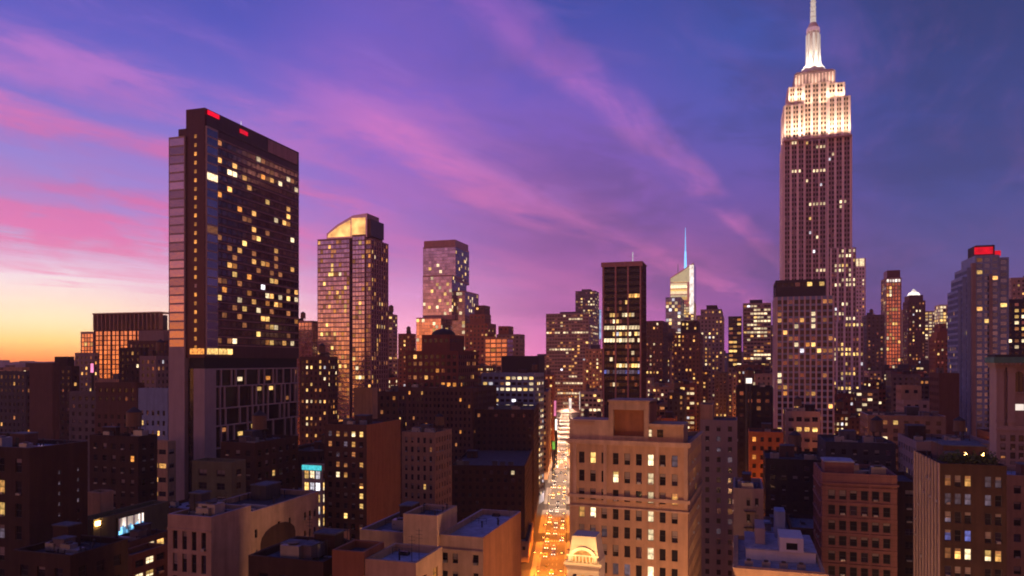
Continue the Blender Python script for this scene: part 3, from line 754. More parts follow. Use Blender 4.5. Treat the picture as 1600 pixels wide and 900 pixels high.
def fn_black_slab(root, p, zb, r):
    w, d, h, D = p['w'], p['d'], p['h'], p['D']
    st = sty('black', .035, pitch=(w-1.6)/12, fh=3.9, wu=.88, wv=.60, mu=.8, mt=3.2, rec=.25, glass='glass_dark', pal='office', frame=None, rowlit=.42, piers=(.9, .9, 4), pierm='pink_metal')
    sp = {}
    for rr in range(0, 5):
        for i in range(12): sp[('f', i, rr)] = 'glass_dark'
    for rr in (9, 11, 16, 24):
        for i in range(12):
            if r.random() < .95: sp[('f', i, rr)] = 'lit_cream' if rr != 16 else r.choice(('lit_blue','curtain_pale'))
    for i in range(8, 12): sp[('f', i, 4)] = 'lit_warm'
    for i in range(12): sp[('f', i, 25)] = 'lit_yellow' if i != 5 else 'glass_dark'
    st['special'] = sp
    st['r'] = dict(piers=(.4, .5, 3), pierm='bronze', lit=.0, rowlit=0, special={})
    block(root, 0, w, 0, d, 0, h, st, zb, D, faces='fr', r=r)
    b = MB(); b.box(-.5, w+.5, -1.2, -.95, h-2.6, h+.3, 'pink_metal'); b.box(-.5, w+.5, -.94, d, h+.005, h+.35, 'pink_metal'); b.obj('roof_band', root)
    b = MB(); b.tube((w*.72, d*.4, h), (w*.72, d*.4, h+7.5), .3, 'lit_white'); b.tube((w*.60, d*.4, h+5), (w*.84, d*.4, h+5), .08, 'metal'); b.obj('antenna', root)

def fn_dome(root, p, zb, r):
    w, d, h, D = p['w'], p['d'], p['h'], p['D']; z = lambda y: CH+(HY-y)/F*D
    st = p['st']
    block(root, 0, w, 0, d, 0, z(548), st, zb, D, faces='fr', r=r, budget=60)
    st2 = dict(st, wall='brick_red')
    block(root, w*.24, w*.78, d*.15, d*.85, z(548)-.99, z(522), dict(st2, lit=0), zb, D, faces='fr', r=r, budget=20, parapet=0)
    b = MB(); cx, cy = w*.51, d*.5; R0 = w*.22
    prev = R0; zz = z(522)+.003
    for i in range(1, 6):
        rr = R0*cos(i/6*pi/2); zn = z(522) + (z(511)-z(522))*sin(i/6*pi/2)
        b.frus(cx, cy, zz, zn, prev, rr, 'roof_dark', 16); prev = rr; zz = zn+.003
    b.obj('dome', root)
    b = MB(); b.tube((cx, cy, z(512)), (cx, cy, z(504)), .12, 'metal_dark'); b.obj('finial', root)

def fn_stacked(root, p, zb, r):     # far glass tower: overhanging upper box on a narrower, then broad foot
    w, d, D = p['w'], p['d'], p['D']; z = lambda y: CH+(HY-y)/F*D
    st = sty('pink_metal', .05, pitch=4.5, fh=5, wu=.97, wv=.93, mu=.3, mt=2, rec=.2, glass='glass_sky', pal='cream', frame=None)
    st['r'] = dict(glass='glass_mid', lit=.1)
    block(root, 0, w, 0, d, z(440), z(384), st, 0, D, faces='fr', r=r, parapet=0, budget=0)
    block(root, w*.02, w*.98, 1, d-1, z(384)+.003, z(374), dict(st, wall='pink_metal', blank='fr'), 0, D, name='plant_screen', faces='fr', r=r, parapet=.8)
    block(root, w*.12, w*1.0, -16, d*.8, z(500), z(431), dict(st, lit=.12), 0, D, faces='fr', r=r, budget=0)
    block(root, w*.2, w*1.3, -3, d, 0, z(455), dict(st, glass='glass_mid', lit=.12), 0, D, faces='fr', r=r, budget=0)
    block(root, 0, w*.75, -26, -16.1, 0, z(497), dict(st, glass='glass_orange', lit=.1), zb, D, faces='fr', r=r, budget=0)

def fn_crystal(root, p, zb, r):      # faceted glass tower with lit slanting crown and blue spire
    w, d, D = p['w'], p['d'], p['D']; z = lambda y: CH+(HY-y)/F*D
    st = sty('pink_metal', .55, pitch=5, fh=5.5, wu=.9, wv=.7, mu=.4, mt=1, rec=.2, glass='glass_sky', pal='cream', frame=None)
    block(root, 0, w, 0, d, 0, z(470), st, zb, D, faces='fr', r=r, budget=0, parapet=0)
    b = MB(); zq = z(470)+.004
    A = [(0,0),(w,0),(w,d),(0,d)]; T = [(0, 0, z(433)), (w, 0, z(410)), (w, d, z(410)), (0, d, z(433))]
    for i in range(4):
        j = (i+1)%4; b.quad((*A[i], zq), (*A[j], zq), T[j], T[i], 'glass_sky')
    b.quad(*T, 'pink_metal'); b.obj('crown', root)
    b = MB()
    for i in range(7):
        zz = z(468) + i*(z(436)-z(468))/7
        x0 = 0 if i < 6 else w*.1
        b.box(x0+1, w*.72, -.3, -.05, zz, zz + (4 if i % 2 else 6), 'lit_cream' if i % 3 else 'lit_yellow')
    b.poly([(1, -.32, z(440)), (w*.97, -.32, z(440)), (w*.97, -.32, z(412)), (w*.5, -.32, z(424)), (1, -.32, z(434))], 'lit_cream')
    b.obj('crown_glow', root)
    b = MB(); b.box(w*.82, w*1.0, -.4, -.06, z(490), z(414), 'sign_white'); b.obj('edge_light', root)
    b = MB(); b.frus(w*.60, d*.4, z(425), z(388), 3.2, 1.8, 'spire_blue', 8); b.frus(w*.60, d*.4, z(388)+.01, z(350), 1.6, .4, 'spire_blue', 6); b.obj('spire', root)
    b = MB(); b.tube((w*.28, d*.4, z(430)), (w*.28, d*.4, z(408)), .8, 'curtain_pale'); b.obj('mast', root)

def fn_stepped_condo(root, p, zb, r):
    w, d, D = p['w'], p['d'], p['D']; z = lambda y: CH+(HY-y)/F*D
    x = lambda px: (px-1500)/76*w
    st = sty('grey_blue', .07, pitch=3.4, fh=3.3, wu=.72, wv=.62, mu=.3, mt=1, rec=.3, glass='glass_blue', pal='warm', frame=None)
    block(root, x(1524), x(1562), 0, d, 0, z(400), st, zb, D, faces='f', r=r, budget=40)
    b = MB(); b.box(x(1518), x(1524)-.004, -1.2, 2, 0, z(412), 'concrete'); b.box(x(1545), x(1550), -1.4, -.004, 0, z(430), 'concrete'); b.obj('pier', root)
    steps = ((1512, 1518, 418), (1506, 1512, 432), (1500, 1506, 452))
    for i, (a, c, yy) in enumerate(steps): block(root, x(a), x(c)-.01, 1+i*1.5, d-1, 0, z(yy), dict(st, pitch=2.2), zb, D, faces='fl', r=r, budget=6)
    block(root, x(1562)+.01, x(1578), 1.5, d-1, 0, z(404), st, zb, D, faces='f', r=r, budget=25)
    b = MB(); b.box(x(1526), x(1556), 1.5, d*.6, z(400)+.004, z(384), 'grey_dark'); b.obj('plant_room', root)
    b = MB(); b.box(x(1524), x(1553), 1.1, 1.45, z(398), z(387), 'neon_red'); b.box(x(1553), x(1566), 2.1, 2.45, z(401), z(393), 'neon_red'); b.obj('beacon', root)

def fn_classical(root, p, zb, r):
    w, d, D, h = p['w'], p['d'], p['D'], p['h']; z = lambda y: CH+(HY-y)/F*D; s = D/F
    b = MB(); hh = z(568)
    b.box(0, w, 0, d, 0, z(665), 'limestone')
    b.box(0, w, .9, d, z(665)+.003, z(574), 'limestone')
    wins = []
    # giant order: pilasters with tall arched windows between
    px = lambda q: (q-1557)*s*1.02
    for i, q in enumerate((1557, 1572, 1600, 1615, 1643, 1660)):
        b.box(px(q), px(q)+1.7, 0, .897, z(665)+.004, z(574), 'limestone')
        b.box(px(q)-.2, px(q)+1.9, -.2, .89, z(660), z(655), 'limestone'); b.box(px(q)-.2, px(q)+1.9, -.2, .89, z(580), z(575), 'limestone')
    b.box(-.3, w+.3, -.35, d+.3, z(574)+.003, z(570), 'limestone')
    b.obj('wall', root)
    b = MB(); b.box(-.7, w+.5, -1.4, d, z(570)+.003, z(567), 'limestone'); b.box(-1.1, w+.8, -1.9, d, z(567)+.003, z(558), 'copper_green'); b.box(-.5, w, -1, d, z(558)+.003, z(554), 'roof_dark')
    for i in range(40): b.box(i*1.0-.4, i*1.0, -1.75, -1.41, z(570)+.01, z(567)-.01, 'limestone')
    b.obj('cornice', root)
    for q, k in ((1583, 'glass_dark'), (1627, 'glass_dark')):
        b = MB(); x0, x1 = px(q), px(q+11); zt, z0 = z(586), z(612)
        n = 8; pts = [(x0, .86, z0), (x1, .86, z0)] + [((x0+x1)/2 + (x1-x0)/2*cos(t*pi/n), .86, zt+(x1-x0)/2*sin(t*pi/n)) for t in range(n+1)]
        b.poly(pts, k); f = b.obj('arched_window', root)
        b = MB(); b.box(x0-.35, x0-.004, .55, .89, z0, zt, 'concrete'); b.box(x1+.004, x1+.35, .55, .89, z0, zt, 'concrete'); b.box(x0-.5, x1+.5, .4, .89, z0-.5, z0-.004, 'concrete')
        b.box((x0+x1)/2-.08, (x0+x1)/2+.08, .75, .85, z0, zt+1, 'metal_dark'); b.obj('frame', f)
    for q in (1583, 1627): wins.append(((px(q)+.95, .88, z(636)), 0, 2.2, 1.6, 'sign_white' if q == 1583 else 'glass_dark', 0))
    zz = z(684)
    while zz > zb:
        for q in (1562, 1575, 1586, 1594, 1606, 1617, 1630, 1642): wins.append(((px(q)+.6, -.01, zz), 0, 1.1, 1.6, 'glass_dark' if r.random() > .12 else 'lit_dim', zz))
        zz -= 1.0*s*13.5
    add_windows(root, wins, D, {'frame': 'metal_dark'})
    b = MB(); b.box(-.25, w+.2, -.4, -.004, z(672), z(668), 'limestone'); b.box(-.2, w+.2, -.35, -.003, z(728), z(725), 'limestone'); b.obj('string_course', root)

def fn_beige(root, p, zb, r):
    w, d, h, D = p['w'], p['d'], p['h'], p['D']; z = lambda y: CH+(HY-y)/F*D
    X = lambda px: (px-890)/185*w
    std(root, p, zb, r)
    # parapet storey, water-tank house with sunk panel, small right house
    b = MB(); b.box(0, X(953), .1, 7, h-1+.004, z(660), 'beige'); b.obj('attic_wall', root)
    b = MB(); b.box(X(8+890), X(930), .0, .096, z(668), z(663), 'beige_warm'); b.obj('attic_panel', root)
    x0, x1, zt = X(953), X(1016), z(630)
    b = MB(); t = 1.0
    b.box(x0+.004, x1, 1.0, 10, h-1+.005, zt-.3, 'brick_rust')
    b.box(x0+.004, x0+t, .1, .996, h-1+.005, zt, 'beige'); b.box(x1-t, x1, .1, .996, h-1+.005, zt, 'beige'); b.box(x0+t, x1-t, .1, .996, zt-1.6, zt, 'beige'); b.box(x0+t, x1-t, .1, .996, h-.99, h+1, 'beige')
    b.box(x0-.2, x1+.2, -.1, 10.2, zt+.003, zt+.35, 'beige'); b.obj('tank_house', root)
    b = MB(); b.box(x1+.004, X(1068), .3, 8, h-1+.006, z(668), 'beige_warm'); b.box(x1+.004, X(1069), .1, 8.2, z(668)+.003, z(664), 'beige'); b.obj('stair_house', root)
    for q, k in ((1016, 'lit_cream'), (1033, 'glass_dark')):
        f = bpy.data.objects.new('window', winmesh(1.2, 1.5, k, 'metal_dark')); col.objects.link(f); place(f, root, (X(q), .27, z(679)))
    # ledges and quoins
    b = MB()
    for yy, t, o_ in ((692, .8, .55), (697, .4, .3), (782, .7, .45), (800, .35, .3)): b.box(-o_, w+o_, -o_, -.004, z(yy)-t, z(yy), 'beige'); b.box(w+.004, w+o_, 0, d, z(yy)-t, z(yy), 'beige_warm')
    for q in (899, 948, 1029, 1072):
        b.box(X(q)-.35, X(q)+.35, -.28, -.005, z(795), z(698), 'beige')
    b.obj('string_course', root)
    b = MB()
    for q, w_ in ((1023, 5), (1040, 4), (1052, 3)): b.box(X(q), X(q)+w_*.3, 9, 11, h-.99, h+2.5, 'metal')
    b.obj('roof_plant', root)

def fn_grid_front(root, p, zb, r):
    w, d, h, D = p['w'], p['d'], p['h'], p['D']; z = lambda y: CH+(HY-y)/F*D
    st = p['st']; zs = z(464)
    block(root, 0, w, 0, d, 0, zs, st, zb, D, faces='fl', r=r, budget=80, parapet=.3)
    block(root, 0, w*.86, .6, d-1, zs-.296, h, dict(st, wall='grey_dark', piers=None, lit=.25, mt=1), 0, D, name='top_storey_wall', faces='fl', r=r, budget=18)

def fn_pier_front(root, p, zb, r):
    std(root, p, zb, r); w, h = p['w'], p['h']
    b = MB(); b.box(w*.05, w*.45, 2, 9, h-.99, h+2.2, 'brick_pink'); b.box(w*.04, w*.46, 1.9, 9.1, h+2.203, h+2.5, 'roof_pale'); b.obj('penthouse', root)
    b = MB(); b.box(-.3, w+.3, -.5, -.004, h-2.6, h-2.2, 'brick_pink'); b.obj('string_course', root)
def fn_garden(root, p, zb, r):
    std(root, p, zb, r); w, d, h = p['w'], p['d'], p['h']
    b = MB(); b.box(w*.25, w*.95, d*.45, d*.9, h-.99, h+2.4, 'brick_brown'); b.box(w*.24, w*.96, d*.44, d*.91, h+2.403, h+2.6, 'roof_grey'); b.obj('penthouse', root)
    b = MB()
    for i in range(900):
        t = i//75; cx = w*(.12 + .065*t) + r.gauss(0, .5); cy = 1.6 + r.gauss(0, .5); cz = h + .1 + abs(r.gauss(0, .75))
        a = r.random()*6.28; s = .18+r.random()*.2; b.quad((cx-s*cos(a), cy-s*sin(a), cz-s*.6), (cx+s*sin(a), cy-s*.3, cz-s*.3), (cx+s*cos(a), cy+s*sin(a), cz+s), (cx-s*sin(a), cy+s*.3, cz+s*.5), 'foliage')
    tag(b.obj('shrubs', root), kind='stuff')
    for q in (.45, .72):
        b = MB(); b.tube((w*q, 2.8, h-1), (w*q, 2.8, h+1.4), .06, 'metal_dark'); b.frus(w*q, 2.8, h+1.403, h+1.9, .28, .28, 'lamp_sodium', 8); b.obj('terrace_lamp', root)

def fn_l_wing(root, p, zb, r):
    std(root, p, zb, r); w, d, h = p['w'], p['d'], p['h']
    b = MB(); n = 8; x = w+.05; y0, y1, z0 = d*.12, d*.62, h-16
    pts = [(x, y0, z0), (x, y1, z0), (x, y1, h-6.2)] + [(x, (y0+y1)/2 + (y1-y0)/2*cos(t*pi/n), h-6.2+2.6*sin(t*pi/n)) for t in range(1, n)] + [(x, y0, h-6.2)]
    b.poly(pts, 'brick_dark'); b.obj('arch_shade', root)  # flat dark arch on the wall; the notch's shade is put into its colour

def fn_screenwall(root, p, zb, r):
    std(root, p, zb, r); w, d, h = p['w'], p['d'], p['h']
    a, c = solve_local(p, 183), solve_local(p, 222)
    b = MB(); b.box(w+.05, w+.45, a-.3, c+.3, h-5.4, h-1.0, 'metal_dark'); s = b.obj('screen_frame', root)
    b = MB(); x = w+.47; n = 14
    for i in range(n):
        y0, y1 = a+(c-a)*i/n, a+(c-a)*(i+1)/n
        sp = .25+.3*abs(sin(i*.8))
        zlo, zhi = h-5.2, h-1.2; zm = zlo+(zhi-zlo)*sp
        b.quad((x, y0, zlo), (x, y1, zlo), (x, y1, zm), (x, y0, zm), 'led_blue'); b.quad((x, y0, zm), (x, y1, zm), (x, y1, zhi), (x, y0, zhi), 'sign_white' if i % 4 else 'curtain_pale')
    b.obj('display', s)
    b = MB(); b.box(w+.05, w+.5, .4, 1.6, h-1.5, h-.6, 'lamp_sodium'); b.obj('wall_lamp', root)
def solve_local(p, px):
    e2 = (sin(p['yaw']), cos(p['yaw'])); c = corners(p)[1]; return solve(c, e2, px)

def fn_escape(root, p, zb, r):
    std(root, p, zb, r); st = p['st']; fh = st['fh']; h = p['h']
    fire_escape(root, p['w']*.36, h-st.get('mt', 1.6)-fh, fh, max(3, min(14, int((h-zb)/fh)-1)), min(3.4, p['w']*.4))
def fn_white_shop(root, p, zb, r):
    std(root, p, zb, r); w, h = p['w'], p['h']
    b = MB(); b.box(.2, w-.2, -.5, -.05, h-1.8, h-.2, 'neon_cyan'); b.obj('shop_sign', root)

def fn_mansard(root, p, zb, r):
    w, d, h = p['w'], p['d'], p['h']; k = 'cream'
    z0 = h-4.2
    block(root, 0, w, 0, d, 0, z0, p['st'], zb, p['D'], faces='fl', r=r, cornice=(.6, .5))
    b = MB(); b.frus(w/2, d/2, z0+.005, h, w*.68, w*.52, k, 4, rot=pi/4, sy=d/w); b.obj('mansard_roof', root)
    b = MB(); n = 12; cx = w*.5; y = -.35
    for rr, t, kk in ((2.6, .55, k),):
        for i in range(n):
            a0, a1 = pi*i/n, pi*(i+1)/n
            p0, p1 = (cx+rr*cos(a0), z0+rr*sin(a0)), (cx+rr*cos(a1), z0+rr*sin(a1)); q0, q1 = (cx+(rr-t)*cos(a0), z0+(rr-t)*sin(a0)), (cx+(rr-t)*cos(a1), z0+(rr-t)*sin(a1))
            b.quad((p0[0],y,p0[1]),(p1[0],y,p1[1]),(q1[0],y,q1[1]),(q0[0],y,q0[1]),kk); b.quad((p0[0],y,p0[1]),(p0[0],y+2,p0[1]),(p1[0],y+2,p1[1]),(p1[0],y,p1[1]),kk)
            b.quad((q0[0],y,q0[1]),(q1[0],y,q1[1]),(q1[0],y+2,q1[1]),(q0[0],y+2,q0[1]),kk)
    b.obj('arch', root)
    b = MB(); b.poly([(cx+2.0*cos(pi*i/n), .0, z0+2.0*sin(pi*i/n)) for i in range(n+1)], 'lit_orange'); b.obj('arched_window', root)
    b = MB()
    for i in range(9): b.frus(.4+i*(w-.8)/8, -.3, z0+.01, z0+1.0, .12, .16, k, 6)
    b.box(0, w, -.5, -.1, z0+1.004, z0+1.2, k); b.obj('balustrade', root)
    for q in (.12, .88):
        l = bpy.data.lights.new('wall_lamp_light', 'POINT'); l.energy = 900; l.color = (1, .55, .2); l.shadow_soft_size = .2
        o = bpy.data.objects.new('wall_lamp_light', l); col.objects.link(o); place(o, root, (w*q, -2.2, z0+2.2))
        b = MB(); b.tube((w*q, -.3, z0+2), (w*q, -1.9, z0+2.2), .04, 'metal_dark'); b.frus(w*q, -2.2, z0+2.5, z0+2.62, .25, .2, 'metal_dark', 8); b.obj('wall_lamp', root)

def fn_steps(root, p, zb, r):
    """setback pile: list of (x0,x1,yfront,y_pixel,wall) in fractions"""
    w, d, D = p['w'], p['d'], p['D']; z = lambda y: CH+(HY-y)/F*D
    L0 = 0
    for i, (x0, x1, yf, ypx, wall) in enumerate(p['kw']['tiers']):
        st = dict(p['st']); st['wall'] = wall or st['wall']
        block(root, x0*w, x1*w-.01*i, yf*d, d-.01*i, 0 if i == 0 or p['kw'].get('side_by') else L0-.6, z(ypx), st, zb, D, faces='frl', r=r, budget=30, parapet=.6)
        if not p['kw'].get('side_by'): L0 = z(ypx)
    if p['kw'].get('top') == 'lantern':
        x0, x1, yf, ypx, _ = p['kw']['tiers'][-1]; cx, cy = (x0+x1)/2*w, (yf+1)/2*d; zz = z(ypx); rr = (x1-x0)*w*.5
        b = MB(); b.frus(cx, cy, zz-.5, zz+rr*.55, rr*1.25, rr*.85, 'sign_white', 4, rot=pi/4); b.frus(cx, cy, zz+rr*.56, zz+rr*1.15, rr*.6, rr*.1, 'sign_white', 4, rot=pi/4); b.obj('lit_crown', root)
    if p['kw'].get('top') == 'cap':
        x0, x1, yf, ypx, _ = p['kw']['tiers'][-1]; zz = z(ypx); b = MB(); b.box(x0*w+w*.1, x1*w-w*.05, yf*d+1, d*.8, zz-.5, zz+9*D/900, 'bronze'); b.obj('roof_cap', root)
    if p['kw'].get('top') == 'glow':
        x0, x1, yf, ypx, _ = p['kw']['tiers'][-1]; zz = z(ypx); b = MB(); b.box(x0*w+.3, x1*w-.3, yf*d-.4, yf*d-.05, zz-12*D/1150, zz-.5, 'lit_cream'); b.obj('crown_glow', root)

# ------------------------------------------------------------------ the named buildings (pixel columns, roof row, distance, lowest visible row)
B = add_b
# far left foreground
B('apartment_building', 'dark brick block at the lower left edge with a column of small lit stair windows', 'building', (-40,46,137), 700, 150, 900,
  sty('brick_dark', .10, pitch=4.6, fh=4.6, wu=.36, wv=.62, r=dict(wall='brick_dark', pitch=2.3, fh=2.25, wu=.30, wv=.36, mu=1.2, mt=5, lit=.0, gaps={'r': {0,1,3,5}}, cols={'r': {2: 'curtain_pale', 4: 'curtain_pale'}}), special={('f',1,1):'lit_warm',('f',1,2):'lit_yellow',('f',1,3):'curtain_pale'}, coping='concrete'), n=4, roof='roof_pale', tank=False)
B('brick_tower', 'windowless brown brick slab rising at the far left in front of the orange horizon', 'building', (46,82,88), 567, 380, 670, sty('brick_brown', 0, blank='fr'), n=0, tank=False)
B('office_building', 'low dark block at the left edge under the sunset with a strip of orange lights', 'building', (-60,40,50), 580, 430, 640, sty('grey_dark', .12, rowlit=.12, pal='amber', fh=4), n=2)
B('apartment_building', 'black stepped tower right of the windowless brown slab', 'building', (84,112,124), 556, 410, 640, sty('brick_dark', .02), fn=fn_steps, tiers=[(0,1,0,572,None),(.0,.72,.1,557,'brick_dark')])
B('glass_building', 'glass block with an orange facade and a crown of vertical fins at the left horizon', 'building', (147,250,268), 487, 540, 570,
  sty('bronze', .03, pitch=4, fh=3.6, wu=.86, wv=.8, mt=.6, glass='glass_orange', piers=(.5,.5,2), pierm='brick_rust', mu=.5), fn=lambda root, p, zb, r: fn_fins(root, p, zb, r))
B('glass_building', 'small orange reflecting block just left of the fin crowned glass building', 'building', (126,146,150), 518, 600, 565, sty('pink_metal', .03, glass='glass_orange', wu=.9, wv=.8), n=0)
B('office_building', 'pale pinkish block below the small orange one at the left with a bright pink sign', 'building', (117,146,152), 551, 480, 610, sty('concrete', .15, special={('f',4,3):'neon_pink'}), n=2)
B('apartment_building', 'brown purple tower with stepped top standing in front of the fin crowned glass building', 'building', (200,256,268), 516, 450, 600, sty('brick_brown', .04), fn=fn_steps, tiers=[(0,1,0,532,None),(.25,.95,.2,516,'concrete')])
B('apartment_building', 'black slim block beneath the orange glass facade at left', 'building', (186,220,232), 543, 405, 600, sty('brick_dark', .05), n=2)
B('office_building', 'small pale topped block right of the black slim one, before the tall dark slab', 'building', (218,244,266), 556, 385, 600, sty('concrete', .10), n=2)
B('office_building', 'wide grey loft building with faint ledges left of the brown setback building', 'building', (108,152,162), 612, 330, 680, sty('grey', .05, bands=(2,.4,.2)), n=3)
B('loft_building', 'large brown setback building with pale ledges left of the tall dark slab', 'building', (150,214,224), 598, 300, 690, sty('brick_brown', .035, bands=(3,.5,.3)), fn=fn_steps, tiers=[(-.02,1,-.05,640,None),(0,1,.0,598,None)])
B('office_building', 'blue grey block with two rows of yellow windows beside the tall dark slab', 'building', (216,262,272), 607, 290, 700, sty('grey_blue', .30, pitch=2.8, fh=4, pal='warm', mt=8), n=2)
B('office_building', 'golden lit low block with bright ledges beside the foot of the tall dark slab', 'building', (208,262,270), 690, 262, 756, sty('tan_lit', .2, rowlit=.8, rowmat='lit_warm', fh=5, wu=.9, wv=.35), n=2)
B('loft_building', 'broad dark brown loft building behind the wall with the video screen', 'building', (140,216,246), 682, 215, 800, sty('brick_dark', .04, pitch=3.2), n=5)
B('apartment_building', 'small tan block squeezed beside the brick block with stair lights', 'building', (136,156,160), 770, 178, 830, sty('beige_warm', 0, blank='fr'), n=0, tank=False)
B('commercial_building', 'low olive walled building carrying the blue and white video screen', 'building', (120,146,264), 812, 170, 900, sty('olive', 0, blank='fr'), fn=fn_screenwall, n=2, tank=False)
B('commercial_building', 'low roof with bright cream skylight strips at the lower left', 'building', (150,192,262), 850, 152, 900, sty('brick_brown', .5, pal='cream', pitch=3, fh=4, wu=.8, wv=.5, mt=.5), n=3, tank=False)
B('commercial_building', 'small orange brick building with yellow windows at the lower left frame edge', 'building', (175,206,262), 868, 138, 900, sty('brick_rust', .0, r=dict(wall='brick_rust', lit=.75, pitch=2.6, fh=2.6, wu=.8, wv=.5, mt=.8, pal='warm')), n=2, tank=False)
B('warehouse', 'dark flat roofed building with ducts at the lower left corner', 'building', (20,110,200), 868, 118, 900, sty('brick_dark', .02), n=7, tank=False, roof='roof_dark')
# tall hotel slab and what stands round it
B('skyscraper', 'tallest dark glass tower on the left with a pale end slab and red roof beacons', 'skyscraper', (266,320,467), 168, 279, 780, sty('bronze'), fn=fn_slab_hotel)
B('loft_building', 'dark bulky building with roof machinery in front of the tall slab tower', 'building', (345,398,466), 692, 215, 790, sty('brick_dark', .02), n=6, tank=True)
B('loft_building', 'olive grey walled block before the pale pier of the tall slab tower', 'building', (300,362,384), 722, 195, 790, sty('olive', .03, pitch=5), n=5, tank=False, roof='roof_dark')
B('apartment_building', 'beige building with dark vertical window strips at the lower left', 'building', (262,330,392), 808, 110, 900,
  sty('beige', 0, coping='concrete_light', bands=(4,.35,.18), pitch=1.7, fh=3.4, wu=.5, wv=.82, mt=2.2, mu=.5, r=dict(wall='beige', blank='r')), n=6, tank=False, roof='roof_dark')
B('apartment_building', 'beige wing with an arched dark recess and three columns of small windows', 'building', (300,392,498), 800, 128, 900,
  sty('beige', 0, coping='concrete_light', pitch=3, r=dict(pitch=1.75, fh=3.6, wu=.45, wv=.42, mt=2.5, gaps={'r': {1,2,3,5,7,8}})), fn=fn_l_wing, n=4, tank=False, roof='roof_dark')
B('warehouse', 'dark blue roof between the beige wing and the brick chimney house at the bottom', 'building', (388,505,520), 878, 100, 900, sty('brick_dark', 0), n=5, tank=False, roof='roof_grey', depth=12)
B('shop_building', 'bright white lit corner building with a cyan sign right of the tall slab tower', 'building', (472,503,508), 727, 262, 785, sty('cream', .85, pitch=2.6, fh=4.2, wu=.8, wv=.7, pal='cream', rowlit=.9, rowmat='lit_white'), fn=fn_white_shop, n=0)
B('apartment_building', 'brown brick block full of yellow windows behind the white lit corner building', 'building', (468,512,528), 557, 450, 700, sty('brick_brown', .36, pitch=3, pal='warm'), n=2)
B('glass_building', 'orange reflecting glass block peeking out between the two left towers', 'building', (458,488,496), 501, 650, 560, sty('pink_metal', .0, glass='glass_orange', wu=.92, wv=.85, r=dict(wall='brick_dark')), n=1)
B('skyscraper', 'glass tower with a slanted glowing orange crown', 'skyscraper', (496,578,592), 363, 520, 600, sty('bronze'), fn=fn_glass_crown, depth=28)
B('office_building', 'slim pale block with a blue light right of the orange crowned tower', 'building', (594,614,621), 491, 700, 560, sty('concrete', .12, wu=.7, pitch=4, rowlit=.1, special={('f',3,6):'neon_blue',('f',3,7):'neon_blue'}), n=1)
B('office_building', 'small orange lit building between the blue lit slim block and the domed brick building', 'building', (622,642,650), 521, 640, 560, sty('brick_rust', .1), n=1)
B('skyscraper', 'distant glass tower whose upper box overhangs a narrower waist', 'skyscraper', (661,712,733), 384, 1150, 530, sty('pink_metal'), fn=fn_stacked)
B('office_building', 'red brown stepped tower right of the overhanging glass tower', 'building', (728,760,772), 476, 880, 560, sty('brick_rust', .14, wu=.5, pitch=5, fh=5), fn=fn_steps, tiers=[(-.05,1.1,0,505,None),(.1,.85,.2,490,None),(.3,.8,.3,476,'brick_brown')])
B('office_building', 'orange glowing broad facade right of the red brown stepped tower', 'building', (757,793,802), 527, 800, 570, sty('beige_warm', .06, glass='glass_orange', wu=.85, wv=.7, fh=5, pitch=6), n=1)
B('office_building', 'pale block with small roof house behind the orange glowing facade', 'building', (776,812,820), 512, 900, 560, sty('concrete', .15, pitch=6, fh=5), fn=fn_steps, tiers=[(0,1,0,522,None),(.05,.5,.1,509,'brick_rust')])
B('domed_building', 'red brick building with a dark domed cap in the middle distance', 'building', (634,716,727), 548, 420, 605, sty('brick_red', .24, pitch=3.4, fh=4, wu=.6, wv=.55, pal='amber'), fn=fn_dome, depth=34)
B('office_building', 'matt black box shaped roof house on the skyline left of the avenue', 'building', (784,842,851), 556, 560, 590, sty('black', 0, blank='fr'), n=0, tank=False)
B('office_building', 'grey blue building with a band of pale lit windows below the black roof house', 'building', (752,836,850), 583, 455, 612, sty('grey_blue', .25, rowlit=.6, pitch=4, pal='office', wu=.7), n=3)
# dark blocks left of the avenue
AY = radians(4.6)
B('loft_building', 'huge dark brown loft block with rows of faint windows left of the avenue', 'building', (622,738,776), 606, 400, 720, sty('brick_brown', .10, pitch=2.6, fh=3.5, wu=.45, wv=.5, pal='amber', piers=(.3,.6,3)), n=6, tank=True)
B('loft_building', 'dark brown loft block whose long side runs along the glowing avenue', 'building', (742,834,848), 640, 400, 760, sty('brick_dark', .035, pitch=3, fh=3.7, pal='amber'), yaw=AY, n=5, tank=False)
B('loft_building', 'black low loft building with blue grey roof beside the orange part of the avenue', 'building', (705,820,838), 728, 335, 860, sty('brick_dark', .02), yaw=AY, n=6, tank=False)
B('loft_building', 'beige fronted block with black roof sheds in the middle left', 'building', (628,680,706), 676, 300, 765, sty('beige_warm', .02, pitch=2.8, fh=3.8, wu=.4, wv=.6), n=7, tank=True)
B('apartment_building', 'tall rust brown block with many lit windows on its front and a blank brick side', 'building', (507,573,626), 664, 235, 850,
  sty('brick_brown', .42, pitch=2.7, fh=3.3, wu=.5, wv=.55, pal='warm', curt=.1, r=dict(wall='brick_rust', blank='r')), n=4, tank=False)
B('loft_building', 'tan roof house block above the rust brown block', 'building', (553,582,590), 606, 330, 640, sty('beige_warm', 0, blank='fr'), n=0, tank=False)
B('apartment_building', 'brown block with amber windows left of the huge dark loft block', 'building', (590,622,634), 612, 360, 690, sty('brick_brown', .12, pal='amber'), n=2)
B('row_building', 'narrow orange lit row building at the foot of the dark lofts beside the avenue', 'building', (790,826,833), 846, 330, 900, sty('tan_lit', .2, pal='amber'), yaw=AY, n=2, tank=False)
